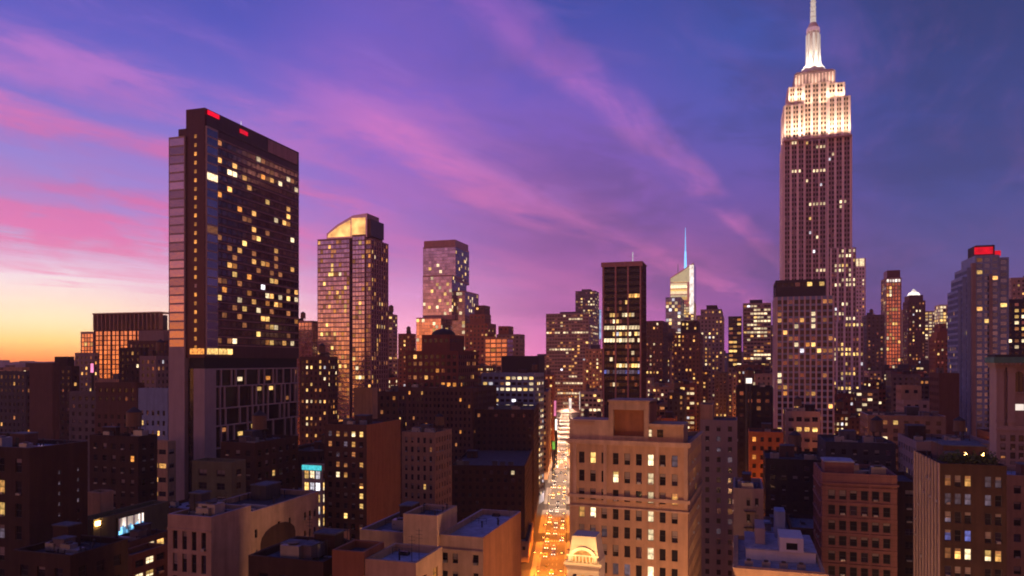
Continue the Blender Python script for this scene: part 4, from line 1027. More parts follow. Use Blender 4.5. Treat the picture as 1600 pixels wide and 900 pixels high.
# beige group bottom centre
B('apartment_building', 'beige building with a pale blue roof and rusty side wall at the bottom centre', 'building', (684,755,789), 840, 120, 900,
  sty('beige', .0, coping='concrete_light', bands=(3,.3,.15), pitch=2.0, fh=3.0, wu=.55, wv=.55, mt=2.4, mu=.4, special={}, gaps={'f': {2}}, r=dict(wall='brick_rust', blank='r')), n=0, tank=False, roof='roof_pale', depth=22)
B('apartment_building', 'plain beige raised centre block between two blue roofs at the bottom centre', 'building', (630,683,690), 806, 121.5, 900, sty('beige', 0, blank='fr'), n=0, tank=False, roof='roof_grey', depth=9)
B('apartment_building', 'lower beige wing with a slate blue roof left of the plain beige centre block', 'building', (562,629,634), 832, 126, 900, sty('beige', .04, coping='concrete_light', pitch=2.6, fh=3.4, wu=.4, wv=.4), n=2, tank=False, roof='roof_grey', depth=16)
B('house', 'small building with a bright blue roof at the bottom edge', 'building', (570,650,668), 880, 96, 900, sty('tan_lit', .1), n=0, tank=False, roof='roof_pale', depth=9)
B('chimney_house', 'plain red brick roof house at the bottom edge left of the small blue roof', 'building', (519,568,574), 863, 98, 900, sty('brick_rust', 0, blank='fr'), n=0, tank=False, depth=6)
# along the avenue
B('avenue_building', 'amber lit building on the left side of the avenue, nearest of the lit row', 'building', (838,856,868), 612, 560, 770, sty('tan_lit', .3, pitch=4, fh=4, pal='amber'), yaw=AY, n=2)
B('avenue_building', 'amber lit building on the left side of the avenue behind the nearest lit one', 'building', (843,865,874), 585, 740, 640, sty('brick_rust', .35, pitch=4, fh=4, pal='warm'), yaw=AY, n=2)
B('office_building', 'wide distant office slab with white lines of light above the avenue', 'building', (853,920,936), 489, 1300, 570, sty('concrete', .16, pitch=5, fh=6, wu=.8, rowlit=.35, rowmat='lit_cream'), n=2)
B('office_building', 'grey tower behind the wide office slab above the avenue', 'building', (899,930,936), 454, 1500, 520, sty('grey', .3, pitch=5, fh=6, wu=.7, pal='office'), n=2)
B('office_building', 'narrow lit tower at the right side of the avenue end, edged in pink light', 'building', (911,920,926), 563, 920, 640, sty('tan_lit', .4, pitch=4, fh=4.2, pal='warm'), yaw=AY, n=1)
B('office_building', 'cream lit block between the avenue end and the black slab tower', 'building', (914,942,948), 545, 800, 650, sty('beige_warm', .35, pitch=4, fh=4.2, pal='warm'), n=2)
B('shop_building', 'low glowing block right behind the roof of the pink beige building', 'building', (906,940,946), 612, 640, 658, sty('cream', .5, pitch=4, fh=4.2, pal='cream', wu=.7), n=3)
B('skyscraper', 'black slab tower with pinkish edges and horizontal lit floors right of the avenue', 'skyscraper', (941,1003,1010), 409, 450, 628, sty('black'), fn=fn_black_slab)
B('apartment_building', 'pink beige twelve storey building with a lit window column at the bottom centre', 'building', (890,1075,1105), 693, 144, 900,
  sty('beige_warm', .045, pitch=2.25, fh=3.72, wu=.50, wv=.62, mt=1.9, mu=1.4, pal='cream', rec=.3, glass='glass_dark', curt=.05, cols={'f': {6: 'lit_cream'}},
      special={('f',1,0):'lit_yellow',('f',0,3):'lit_warm',('f',1,3):'lit_cream',('f',1,4):'curtain_pale',('f',1,5):'lit_cream',('f',8,0):'curtain_pale',('f',8,2):'lit_warm'}, r=dict(cols={}, lit=.02, special={})),
  fn=fn_beige, yaw=radians(20), depth=26, n=3, tank=False, frame='metal_dark')
B('corner_house', 'small ornate building with a glowing arch at the left foot of the pink beige building', 'building', (884,886,936), 838, 128, 900, sty('cream', .5, pal='amber', pitch=1.6, fh=3), side='l', fn=fn_mansard, depth=6)
# centre right
B('crystal_tower', 'distant faceted glass tower with a cream lit slanted top and a blue white spire', 'skyscraper', (1047,1084,1089), 433, 1500, 520, sty('pink_metal'), fn=fn_crystal)
B('glass_building', 'blue green glass block left of the tower with the blue white spire', 'building', (1040,1064,1069), 464, 1300, 500, sty('grey_blue', .3, glass='glass_blue', pitch=5, fh=6, wu=.9, wv=.8, pal='office'), n=1)
B('office_building', 'brown masonry block right behind the black slab tower', 'building', (1008,1036,1044), 501, 800, 600, sty('brick_brown', .25, pitch=4, fh=4.4), n=1)
B('office_building', 'reddish brown tower in front of the tower with the blue white spire', 'building', (1052,1094,1098), 503, 700, 600, sty('brick_brown', .3, pitch=3.6, fh=4, pal='amber'), fn=fn_steps, tiers=[(0,1,0,520,None),(.25,.9,.15,500,'brick_dark')])
B('office_building', 'pink stepped stone tower with scattered lights left of the lit office pair', 'building', (1088,1130,1134), 478, 950, 580, sty('limestone', .35, pitch=4.5, fh=5), fn=fn_steps, tiers=[(0,1,0,492,None),(.15,.95,.1,482,None),(.35,.75,.3,474,'brick_dark')])
B('office_building', 'narrow dark block with yellow floors left of the wide lit office', 'building', (1138,1159,1161), 494, 820, 560, sty('grey_dark', .45, pitch=4, fh=5, wu=.9, pal='warm'), n=1)
B('office_building', 'wide office block with bright cream floors left of the grid fronted building', 'building', (1161,1205,1211), 473, 860, 570, sty('limestone', .25, pitch=3.6, fh=4.4, wu=.85, wv=.5, rowlit=.75, rowmat='lit_cream'), depth=30, n=2)
B('office_building', 'violet grey dark topped building with pale piers in front of the great floodlit skyscraper', 'building', (1208,1212,1304), 438, 425, 645,
  sty('grey_blue', .15, pitch=3.1, fh=3.5, wu=.8, wv=.66, pal='warm', piers=(.45,.9,1), pierm='pale_violet', glass='glass_dark', mt=1.5, rowlit=.06), side='l', fn=fn_grid_front, depth=30)
B('skyscraper', 'great stepped stone skyscraper with a floodlit cream top and mast', 'skyscraper', (1216,1224,1330), 220, 581, 600, sty('esb_stone'), side='l', fn=fn_empire, depth=40)
B('office_building', 'slim pale tower with a bright lit top just right of the great stepped skyscraper', 'building', (1330,1332,1352), 404, 860, 570, sty('esb_stone', .12, pitch=3.4, fh=4.4, piers=(.5,1,2)), side='l', fn=fn_steps, tiers=[(0,1,0,404,None)], top='glow')
B('office_building', 'dark violet block between the slim pale tower and the pink slender tower', 'building', (1351,1354,1382), 492, 760, 590, sty('grey', .18, pitch=3.8, fh=4), side='l', n=2, depth=30)
B('skyscraper', 'slender pink tower with a white lit top storey and dark cap', 'skyscraper', (1380,1384,1408), 433, 900, 580, sty('pink_metal', .15, pitch=3, fh=4.4, wu=.72, wv=.75, pal='warm', glass='glass_orange', piers=(.4,1,2), pierm='cream', rowlit=.1, special={('f',i,0):'sign_white' for i in range(9)}), side='l', depth=30, fn=fn_steps, tiers=[(0,1,0,434,None)], top='cap')
B('office_building', 'cream lit block peeking out right of the slender pink tower', 'building', (1400,1404,1420), 484, 1150, 560, sty('cream', .6, pitch=5, fh=5, pal='cream'), side='l', n=1, depth=30)
B('skyscraper', 'brown tower with a white glowing pyramid crown', 'skyscraper', (1415,1419,1446), 460, 1000, 580, sty('brick_brown', .22, pitch=4, fh=5), side='l', depth=34, fn=fn_steps, tiers=[(0,1,0,470,None),(.1,.9,.1,461,None)], top='lantern')
B('office_building', 'cream lit office block right of the white pyramid crowned tower', 'building', (1440,1444,1470), 486, 1180, 560, sty('cream', .6, pitch=5, fh=5, pal='cream', wu=.7), side='l', n=1, depth=30)
B('office_building', 'brightest yellow lit office block left of the blue grey condominium tower', 'building', (1464,1468,1494), 476, 1120, 540, sty('cream', .8, pitch=4.5, fh=5, pal='cream', wu=.8, wv=.7), side='l', n=1, depth=30)
B('apartment_building', 'red brown stepped building in front of the yellow lit office block', 'building', (1458,1462,1490), 506, 700, 590, sty('brick_rust', .10, pitch=3.6, fh=4), side='l', depth=26, fn=fn_steps, tiers=[(0,1,0,528,None),(.12,.88,.1,518,None),(.3,.7,.2,505,'brick_red')])
B('skyscraper', 'tall blue grey stepped condominium tower with a red beacon band at right', 'skyscraper', (1496,1500,1576), 400, 400, 660, sty('grey_blue'), side='l', fn=fn_stepped_condo, depth=26)
B('office_building', 'dark block with yellow windows at the right edge behind the classical building', 'building', (1556,1560,1640), 468, 440, 560, sty('grey_dark', .28, pitch=3.6, fh=3.6, wu=.6, pal='warm', rowlit=.1), side='l', n=3, depth=25)
B('office_building', 'pinkish tower with a dark cap at the right edge of the skyline', 'building', (1576,1580,1640), 434, 700, 470, sty('limestone', .1, pitch=4, fh=4), side='l', n=2, depth=25)
B('classical_building', 'classical stone building with a green cornice and tall arched windows at the right edge', 'building', (1546,1557,1668), 562, 190, 740, sty('limestone'), side='l', fn=fn_classical)
# middle right, low roofs
B('apartment_building', 'dim violet building with a blue roof right behind the pink beige building', 'building', (1094,1152,1158), 655, 285, 750, sty('concrete', .02, pitch=4.4, fh=4, wu=.35, wv=.5, curt=.1), depth=20, n=4, tank=False, fn=fn_steps, tiers=[(0,1,0,657,None),(0,.34,.1,633,'beige_warm')])
B('apartment_building', 'orange glowing brick building in the gap right of the dim violet building', 'building', (1168,1170,1224), 674, 315, 756, sty('brick_rust', .22, pitch=3.4, fh=3.8, pal='amber'), side='l', depth=18, n=2, tank=False)
B('office_building', 'black tower block with a lamp on its roof left of the grid fronted building', 'building', (1146,1150,1208), 604, 350, 690, sty('black', .03, pitch=4), side='l', depth=25, n=3, tank=True)
B('apartment_building', 'low violet block with a row of yellow windows under the grid fronted building', 'building', (1224,1228, 1282), 642, 335, 705, sty('limestone', .05, pitch=3, fh=4.6, wu=.7, wv=.45, special={('f',i,1):'lit_yellow' for i in range(1,5)}), side='l', depth=18, n=3, tank=True)
B('apartment_building', 'pale pinkish building with two columns of windows and a wall lamp', 'building', (1132,1146,1193), 762, 190, 860, sty('limestone', .08, pitch=2.3, fh=4.2, wu=.42, wv=.5, gaps={'f': {0,3}}, l=dict(wall='beige_warm', gaps={}, pitch=3)), side='l', depth=18, n=4, tank=False, fn=fn_escape)
B('low_building', 'low building with blue grey roof, white roof boxes and orange lit base at bottom right', 'building', (1140,1150,1290), 884, 140, 900, sty('grey_blue', .1), side='l', depth=26, n=2, tank=False, roof='roof_pale', fn=lambda root, p, zb, r: fn_roofbox(root, p, zb, r))
B('loft_building', 'dark building behind the red brick block with the banded front', 'building', (1190,1196,1290), 716, 260, 830, sty('black', .03), side='l', depth=26, n=5, tank=True)
B('loft_building', 'reddish brick loft building with a banded front of square windows at the lower right', 'building', (1281,1284,1402), 738, 172, 900,
  sty('brick_pink', .02, pitch=2.15, fh=3.55, wu=.66, wv=.62, mt=3.4, mu=1.0, pal='amber', bands=(1,.5,.3), piers=(.22,.55,2), frame='metal_dark'), side='l', fn=fn_pier_front, depth=18, n=6, tank=False, roof='roof_dark')
B('office_building', 'dark brick corner office building with a planted roof terrace at the lower right', 'building', (1429,1469,1573), 724, 140, 900,
  sty('brick_dark', .03, pitch=1.55, fh=3.45, wu=.66, wv=.62, mt=1.6, mu=.5, pal='warm', curt=.16, gaps={'f': {3,7}}, pierm='brick_pink',
      special={('f',2,0):'lit_warm',('f',6,0):'lit_orange',('f',0,1):'curtain_pale',('f',1,1):'curtain_pale',('f',2,1):'curtain_pale',('f',0,3):'lit_blue',('f',2,3):'lit_blue',('f',0,4):'lit_dim',('f',1,4):'lit_warm',('f',2,4):'lit_cream',('f',4,4):'lit_cream',('f',5,4):'lit_warm'},
      l=dict(pitch=2.6, wu=.55, gaps={}, special={}, curt=.03, glass='glass_mid', piers=(.3,.7,1), pierm='concrete'), frame='grey_dark'), side='l', fn=fn_garden, n=3, tank=False)
B('loft_building', 'dark brick block in the gap between the banded brick front and the roof terrace building', 'building', (1396,1402,1440), 752, 200, 900, sty('brick_dark', .03), side='l', depth=20, n=3, tank=True)
B('low_building', 'long low building with a white parapet in the middle right', 'building', (1350,1356,1478), 648, 320, 690, sty('grey', .04, pitch=4, coping='white'), side='l', depth=22, n=7, tank=False, roof='roof_dark')
B('apartment_building', 'tan roof block above the long white parapet', 'building', (1408,1412,1466), 606, 390, 650, sty('beige_warm', .04, pitch=4), side='l', fn=fn_steps, depth=20, tiers=[(0,1,0,625,'limestone'),(0,.6,.3,603,None)])
B('apartment_building', 'plain brown block left of the blue grey condominium tower', 'building', (1462,1467,1499), 583, 350, 660, sty('brick_brown', 0, blank='f'), side='l', depth=18, n=1, tank=False)
B('loft_building', 'building with a violet grey roof and roof sheds behind the roof terrace building', 'building', (1425,1432,1560), 690, 215, 730, sty('concrete', .02), side='l', depth=26, n=8, tank=True, roof='roof_grey')
B('apartment_building', 'small beige building with a blue roof at the lower right edge', 'building', (1566,1572,1660), 742, 165, 900, sty('beige_warm', .05, pitch=3, fh=3.6), side='l', depth=15, n=2, tank=False, roof='roof_pale')
B('loft_building', 'broad dark roof with blue grey sheds left of the plain banded brick front top', 'building', (1284,1290,1400), 690, 245, 745, sty('grey_dark', .04), side='l', depth=26, n=8, tank=True, roof='roof_dark')

def fn_fins(root, p, zb, r):
    w, d, h, D = p['w'], p['d'], p['h'], p['D']
    block(root, 0, w*.72, 0, d, 0, h-13, p['st'], zb, D, faces='fr', r=r, budget=50)
    block(root, w*.72+.003, w, .5, d, 0, h-13, sty('bronze', .06, piers=None), zb, D, faces='fr', r=r, budget=20)
    b = MB(); b.box(w*.05, w*.97, 3, d-2, h-12.99, h-2, 'glass_dark'); b.obj('crown_core', root)
    b = MB()
    n = 17
    for i in range(n): x = w*i/(n-1); b.box(x-.45, x+.45, -.6, 2.4, h-13, h-1.004, 'beige_warm')
    b.box(-.8, w+.8, -.9, d, h-1, h, 'beige_warm'); b.obj('fin_screen', root)
    b = MB()
    for i in range(n-1):
        if r.random() < .6: x = w*(i+.5)/(n-1); b.box(x-1.1, x+1.1, 2.6, 2.8, h-11, h-9.5, 'lit_dim')
    b.obj('crown_glow', root)
def fn_roofbox(root, p, zb, r):
    w, d, h = p['w'], p['d'], p['h']
    block(root, 0, w, 0, d, 0, h, dict(p['st'], r={}, wall='tan_lit'), zb, p['D'], faces='fl', r=r, roof='roof_pale', parapet=.9, cornice=(1.0, .5))
    b = MB(); b.box(.12*w, .95*w, .35*d, .92*d, h-.89, h+1.2, 'white'); b.box(.11*w, .96*w, .34*d, .93*d, h+1.203, h+1.4, 'roof_pale'); b.obj('raised_roof', root)
    b = MB(); b.box(.52*w, .8*w, .30*d, .6*d, h+1.41, h+4.2, 'white'); b.obj('roof_house', root)
    b = MB(); b.box(.60*w, .73*w, .30*d-.05, .30*d-.004, h+1.9, h+3.2, 'glass_dark'); b.obj('window', root)
    b = MB(); b.box(.24*w, .36*w, .5*d, .85*d, h+1.41, h+4.6, 'concrete_light'); b.obj('roof_house', root)
    b = MB(); b.box(.5*w, .63*w, .75*d, .95*d, h+1.41, h+7, 'grey_blue'); b.obj('roof_house', root)
    for i in range(4): air_unit(root, w*(.15+.2*i), d*.12, h-.9, .7)

# ------------------------------------------------------------------ filler buildings of the midtown blocks
def ax(Y): return 7.5 + .08*(Y-309)          # left building line of the avenue
AVW = 18.0
def togrid(x, y): return (x*cos(YAW)-y*sin(YAW), x*sin(YAW)+y*cos(YAW))
FOOT = []
for p in PLAN:
    g = [togrid(*c_) for c_ in corners(p)]
    FOOT.append((min(a for a,_ in g), max(a for a,_ in g), min(b_ for _,b_ in g), max(b_ for _,b_ in g)))
def env(x):
    pts = [(-100,574),(100,573),(270,562),(470,557),(600,560),(850,556),(940,556),(1010,512),(1140,528),(1210,515),(1340,505),(1420,512),(1500,515),(1700,500)]
    for (a, ya), (b_, yb_) in zip(pts, pts[1:]):
        if a <= x <= b_: return ya + (yb_-ya)*(x-a)/(b_-a)
    return 560
def pxof(x, y): return 800 + F*x/y
named = list(PLAN)
r = random.Random(5)
bb = 100.0; rowi = 0
walls = ['brick_dark','brick_brown','brick_brown','brick_rust','grey_dark','grey','concrete','beige_warm','limestone','brick_red']
words = {'brick_dark':'dark brick','brick_brown':'brown brick','brick_rust':'rust coloured','grey_dark':'charcoal','grey':'grey','concrete':'pinkish grey','beige_warm':'tan','limestone':'pale stone','brick_red':'red brick','tan_lit':'tan','cream':'cream'}
FILL = []
while bb < 2500:
    dep = 26 if bb < 1100 else 45
    a = -1900.0
    while a < 2200:
        wdt = (r.uniform(11, 24) if bb < 1100 else r.uniform(16, 36)); a0 = a; a += wdt + (.3 if r.random() < .85 else 8)
        if int((a0+3000)/270) != int((a0+3000+wdt)/270): a += 24; continue
        d_ = dep * r.uniform(.75, 1)
        cs = [(a0*cos(YAW)+b_*sin(YAW), -a0*sin(YAW)+b_*cos(YAW)) for a0, b_ in ((a0,bb),(a0+wdt,bb),(a0+wdt,bb+d_),(a0,bb+d_))]
        if min(c_[1] for c_ in cs) < 115: continue
        ps = [pxof(*c_) for c_ in cs]
        if max(ps) < -5 or min(ps) > 1605: continue
        if any(ax(y)-1 < x < ax(y)+AVW+1 for x, y in cs) or (cs[0][0] < ax(cs[0][1]) and cs[1][0] > ax(cs[1][1])): continue
        if any(a0 < f[1]+.5 and a0+wdt > f[0]-.5 and bb < f[3]+.5 and bb+d_ > f[2]-.5 for f in FOOT): continue
        D = min(c_[1] for c_ in cs); x0, x1 = min(ps), max(ps)
        cap = env((x0+x1)/2) + r.random()**1.5*30
        for p in named:
            q = [pxof(*c_) for c_ in corners(p)]
            if p['D'] > D and x0 < max(q)+1 and x1 > min(q)-1: cap = max(cap, p['yb'] + r.random()*6)
        if x0 < 905 and x1 > 842 and D < 1300: cap = max(cap, 600 if cs[0][0] < ax(cs[0][1]) else 655)
        hn = r.uniform(22, 62) if D < 500 else r.uniform(30, 90) if D < 900 else r.uniform(45, 150)
        if D > 650 and (x0+x1)/2 > 930: hn = r.uniform(95, 190); cap += r.random()*28 - 14
        hm = CH - (cap-HY)/F*D
        h = min(hn, hm)
        if h < 9: continue
        wl = r.choice(walls); FILL.append(1)
        far = D > 900; ex = (x0+x1)/2 > 950
        lit = r.choice((.05, .1, .2, .32)) if D > 350 else r.choice((.03, .06, .1))
        if far and ex: lit += .30
        elif D > 450 and ex: lit += .16
        elif D > 400 and 440 < (x0+x1)/2 < 900: lit += .14
        if far and not ex and D > 1200: lit *= .6
        st = sty(wl, lit, pitch=(2.7 if D < 500 else 3.4 if D < 900 else 4.6), fh=(3.5 if D < 500 else 3.8 if D < 900 else 5), wu=r.choice((.4,.5,.65,.85)), wv=.5, pal=r.choice(('warm','warm','office','amber')), rowlit=r.choice((0,0,.15,.4)) if far else r.choice((0,0,0,.1)))
        PLAN.append(dict(name='city_building', label=None, cat='building', o=cs[0], w=wdt, d=d_, h=h, D=D, yb=900, st=st, side='r' if (x0+x1)/2 < 1151 else 'l', yaw=YAW, fn=None,
                         n=r.choice((2,3,4,5)) if D < 500 else r.choice((1,2,3)), tank=(r.random() < .35 if D < 750 else False), group='buildings of the midtown blocks', kw={'roof': r.choice(('roof_tar','roof_dark','roof_grey','roof_grey','roof_pale'))}, px=(x0,(x0+x1)/2,x1), y=HY+(CH-h)/D*F, wl=wl))
    bb += dep + (1 if rowi % 2 == 0 else 17) ; rowi += 1
# visibility by skyline, near to far
sky_ = [905.0]*1600
vis = []
for p in sorted(PLAN, key=lambda p: min(c_[1] for c_ in corners(p))):
    q = [max(0, min(1599, pxof(*c_))) for c_ in corners(p)]
    i0, i1 = int(min(q)), int(max(q))
    if p in named and p['fn'] and p['kw'].get('tiers') is None and False: pass
    top = p['y'] if p['label'] else HY + (CH-p['h'])*F/p['D']
    seen = [x for x in range(i0, i1) if sky_[x] > top + 2.5]
    low = max([sky_[x] for x in seen], default=0)
    if p['label']:
        p['yb'] = max(p['yb'] if p['yb'] >= 899 else 0, min(900, max(low, p['yb'])))
        p['yb'] = min(900, p['yb'])
        vis.append(p)
    elif len(seen) >= 4:
        p['yb'] = min(900, low); p['vis'] = seen; vis.append(p)
    else: continue
    dtop = HY + (CH-p['h'])*F/(p['D']+p['d'])
    t2 = min(top, dtop) if not p['label'] else top
    for x in range(i0+1, i1-1):
        sky_[x] = min(sky_[x], max(top, dtop) if not p['label'] else top+3)
# labels of the fillers: colour, light, roof, and neighbours in the picture
LM = [(30,'the stair lit edge block'),(65,'the windowless brown slab'),(200,'the fin crowned glass block'),(365,'the tallest dark slab tower'),(480,'the white corner building'),(545,'the orange crowned tower'),(600,'the slim blue lit block'),
      (680,'the domed brick building'),(760,'the huge dark loft block'),(815,'the black roof house'),(880,'the avenue'),(975,'the black slab tower'),(1068,'the blue white spire'),(1110,'the pink stone tower'),(1185,'the wide lit office'),(1275,'the great floodlit skyscraper'),
      (1365,'the dark violet block'),(1395,'the slender pink tower'),(1430,'the white pyramid crown'),(1480,'the yellow lit office'),(1540,'the blue grey condominium tower'),(1590,'the classical building')]
WT = 0
seenlab = {}
def nth(i): return ['', 'second ', 'third ', 'fourth ', 'fifth ', 'sixth ', 'seventh ', 'eighth ', 'ninth ', 'tenth ', 'eleventh ', 'twelfth '][i] if i < 12 else None
fl = [p for p in vis if not p['label']]
for p in sorted(fl, key=lambda p: sum(p['vis'])/len(p['vis'])):
    x = sum(p['vis'])/len(p['vis']); i = min(range(len(LM)), key=lambda i: abs(LM[i][0]-x)); lx, ln = LM[i]
    rel = 'left of' if x < lx-8 else 'right of' if x > lx+8 else 'by'
    dist = 'nearby' if p['D'] < 330 else 'midway' if p['D'] < 650 else 'distant' if p['D'] < 1200 else 'far off'
    pr = words[p['wl']]; lw = 'unlit' if p['st']['lit'] < .09 else 'dim' if p['st']['lit'] < .19 else 'bright'
    rf = ' with tank' if p['tank'] else ''
    key = f"{dist} {lw} {pr} block{rf} {rel} {ln}"
    k = seenlab.get(key, 0); seenlab[key] = k+1
    n_ = nth(k)
    if k: key = key.replace('in line with', 'by').replace(' the ', ' ', 1)
    p['label'] = (f"{n_}{key}" if k == 0 else f"{n_}from left of " + key.replace(' block', ' blocks', 1))
print('BUILDINGS', len(vis), 'fillers', len(fl))
for p in vis:
    if len(p['label'].split()) > 16: print('LONG', p['label'])
    raise_b(p)

# ------------------------------------------------------------------ ground, avenue, hills
def struct(b, name): return tag(b.obj(name), kind='structure')
b = MB()
ys = [-400, 0, 200, 400, 800, 1600, 3200, 8000, 40000]
b.quad((-3600,-600,0),(3600,-600,0),(3600,4500,0),(-3600,4500,0),'ground'); struct(b, 'ground')
b = MB(); Y0, Y1 = 60, 2600
sw = 3.6
b.quad((ax(Y0)+sw,Y0,.004),(ax(Y0)+AVW-sw,Y0,.004),(ax(Y1)+AVW-sw,Y1,.004),(ax(Y1)+sw,Y1,.004),'road'); struct(b, 'avenue_road')
b = MB(); y = 70
while y < 2000:
    for a0, a1 in ((0, sw), (AVW-sw, AVW)):
        b.poly([(ax(y)+a0,y,.14),(ax(y)+a1,y,.14),(ax(y+60)+a1,y+60,.14),(ax(y+60)+a0,y+60,.14)],'sidewalk')
        e = a1 if a0 == 0 else a0
        b.quad((ax(y)+e,y,0),(ax(y+60)+e,y+60,0),(ax(y+60)+e,y+60,.14),(ax(y)+e,y,.14),'concrete')
    y += 79
struct(b, 'pavement')
b = MB(); y = 70
while y < 1400:
    for f_ in (.33, .5, .67):
        yy = y
        while yy < y+56:
            x = ax(yy)+sw+(AVW-2*sw)*f_; b.quad((x-.08,yy,.008),(x+.08,yy,.008),(x+.08+.3,yy+3,.008),(x-.08+.3,yy+3,.008),'paint'); yy += 9
    for yc in (y+61, y+75):
        for i in range(9):
            x = ax(yc)+sw+.4+i*1.15; b.quad((x,yc,.008),(x+.6,yc,.008),(x+.6+.3,yc+3,.008),(x+.3,yc+3,.008),'paint')
    y += 79
struct(b, 'road_marking')
# hills across the river, and the far city as one mass
b = MB(); rr_ = random.Random(3); prev = None
for i in range(61):
    x, y = -3500 + i*116, 4000 + 80*sin(i*.5); hh = 90 + 9*rr_.random() + 5*sin(i*.7)
    if prev:
        px_, py_, ph = prev
        b.quad((px_,py_,0),(x,y,0),(x,y+90,hh),(px_,py_+90,ph),'hill'); b.quad((px_,py_+90,ph),(x,y+90,hh),(x,y+300,0),(px_,py_+300,0),'hill')
    prev = (x,y,hh)
struct(b, 'hills')
b = MB(); rr_ = random.Random(9); g = MB()
for i in range(900):
    D = 2500 + rr_.random()*1300; px_ = rr_.uniform(-60, 1660); x = (px_-800)/F*D; w_ = rr_.uniform(20, 60); 
    cap = 8 if px_ < 620 else 30 if px_ < 900 else 60
    h = 22 + rr_.random()**2*(68+cap)
    wl = rr_.choice(['brick_dark','grey','concrete','brick_brown','limestone','grey_dark'])
    b.box(x, x+w_, D, D+w_, 0, h, wl, bottom=False)
    n_ = rr_.randint(0, 5) if px_ > 850 else rr_.randint(0, 2)
    for j in range(n_):
        xx = x + rr_.random()*(w_-5); zz = h*(.35+.6*rr_.random()); g.quad((xx,D-.5,zz),(xx+4,D-.5,zz),(xx+4,D-.5,zz+4),(xx,D-.5,zz+4), rr_.choice(['lit_warm','lit_yellow','lit_dim']))
fc = tag(b.obj('distant_city'), 'far low city blocks filling the ground up to the horizon', 'city', kind='stuff')
tag(g.obj('window', fc), kind='stuff')


# ------------------------------------------------------------------ thin evening haze
if HAZE:
    b = MB(); b.box(-3700, 3700, -640, 4600, -1, 452, 'ground'); ho = b.obj('haze'); tag(ho, kind='stuff')
    hm = bpy.data.materials.new('haze'); hm.use_nodes = True; t_ = hm.node_tree; t_.nodes.clear()
    pv = t_.nodes.new('ShaderNodeVolumePrincipled'); pv.inputs['Color'].default_value = (.9, .72, .85, 1); pv.inputs['Density'].default_value = HAZE; pv.inputs['Anisotropy'].default_value = .3
    oo = t_.nodes.new('ShaderNodeOutputMaterial'); t_.links.new(pv.outputs[0], oo.inputs['Volume'])
    ho.data.materials.clear(); ho.data.materials.append(hm)

# ------------------------------------------------------------------ street lamps (sodium), along the avenue and the cross streets
def lampmesh():
    b = MB(); b.frus(0, 0, 0, .5, .22, .16, 'metal_dark', 8); b.frus(0, 0, .503, 8.6, .11, .07, 'metal_dark', 8)
    b.tube((0,0,8.5),(1.4,0,9.2),.05,'metal_dark'); pole = b.mesh('pole')
    b = MB(); b.box(1.2, 2.1, -.18, .18, 9.12, 9.3, 'metal_dark'); head = b.mesh('lamp_head')
    b = MB(); b.box(1.3, 2.0, -.13, .13, 9.04, 9.115, 'lamp_sodium'); bulb = b.mesh('bulb')
    return pole, head, bulb
PM, HM, BM = lampmesh()
LN = {}
SOD = (1, .25, .02)
def lamp(x, y, rz, power, label, group, light=True, colour=SOD, cut=True):
    t = empty('street_lamp', (x, y, .14), rz); tag(t, label, 'street lamp', group)
    for nm, me in (('pole', PM), ('lamp_head', HM), ('bulb', BM)):
        o = bpy.data.objects.new(nm, me); col.objects.link(o); o.parent = t
    if light:
        key = (power, colour, cut)
        if key not in LN:
            l = bpy.data.lights.new('lamp_light', 'SPOT' if cut else 'POINT'); l.energy = power; l.color = colour; l.shadow_soft_size = .35; LN[key] = l
            if cut: l.spot_size = radians(148); l.spot_blend = .35
        o = bpy.data.objects.new('lamp_light', LN[key]); col.objects.link(o); o.parent = t; o.location = (1.65, 0, 8.8)
y = 95; k = 0
while y < 1500:
    st_ = 27 if y < 800 else 60
    n_ = len([1])
    for sd_, xx, rz in (('left', ax(y)+sw-.6, 0), ('right', ax(y)+AVW-sw+.6, pi)):
        lamp(xx, y, rz, 12000 if y < 240 else 23000 if y < 430 else 14000 if y < 800 else 60000, f"{'sodium' if y < 430 else 'white'} street lamp on the {sd_} pavement of the avenue", f"{'sodium' if y < 430 else 'white'} street lamps along the {sd_} pavement of the avenue", colour=SOD if y < 430 else (1, .62, .40))
    y += st_
# plaza in front of the pink beige building
for i, (x, y) in enumerate([(2,88),(13,84),(26,82),(38,86),(50,92),(20,100),(34,104)]):
    lamp(x, y, pi/2, 39000, 'street lamp on the square below the camera before the pink beige building', 'street lamps on the near square', colour=(1, .49, .23), cut=False)
# the bright side street right of the pink beige building
for i, (px_, D_) in enumerate([(1136,296),(1163,296),(1186,290),(1212,288)]):
    lamp((px_-800)/F*D_, D_, pi/2, 60000, 'sodium street lamp in the side street before the orange glowing brick building', 'street lamps before the orange brick building', cut=False)
# cross streets of the grid
rl = random.Random(21); cnt = 0
bs = []
bb = 100.0; ri = 0
while bb < 1500:
    dep = 26 if bb < 1100 else 45
    if ri % 2 == 1: bs.append(bb+dep+8.5)
    bb += dep + (1 if ri % 2 == 0 else 17); ri += 1
for b_ in bs:
    a = -1000
    while a < 1100:
        a += rl.uniform(45, 80) * (1 if b_ < 600 else 2)
        x, y = a*cos(YAW)+b_*sin(YAW), -a*sin(YAW)+b_*cos(YAW)
        if y < 120 or not -40 < pxof(x, y) < 1640: continue
        g_ = togrid(x, y)
        if any(f[0]-1 < g_[0] < f[1]+1 and f[2]-1 < g_[1] < f[3]+1 for f in FOOT): continue
        if rl.random() < .35: continue
        lamp(x, y, rl.choice((0, pi)), 9000 if b_ < 300 else 26000 if b_ < 600 else 70000, 'sodium street lamp on a cross street between the midtown blocks', 'street lamps of the cross streets', cut=b_ < 330); cnt += 1
print('cross lamps', cnt)

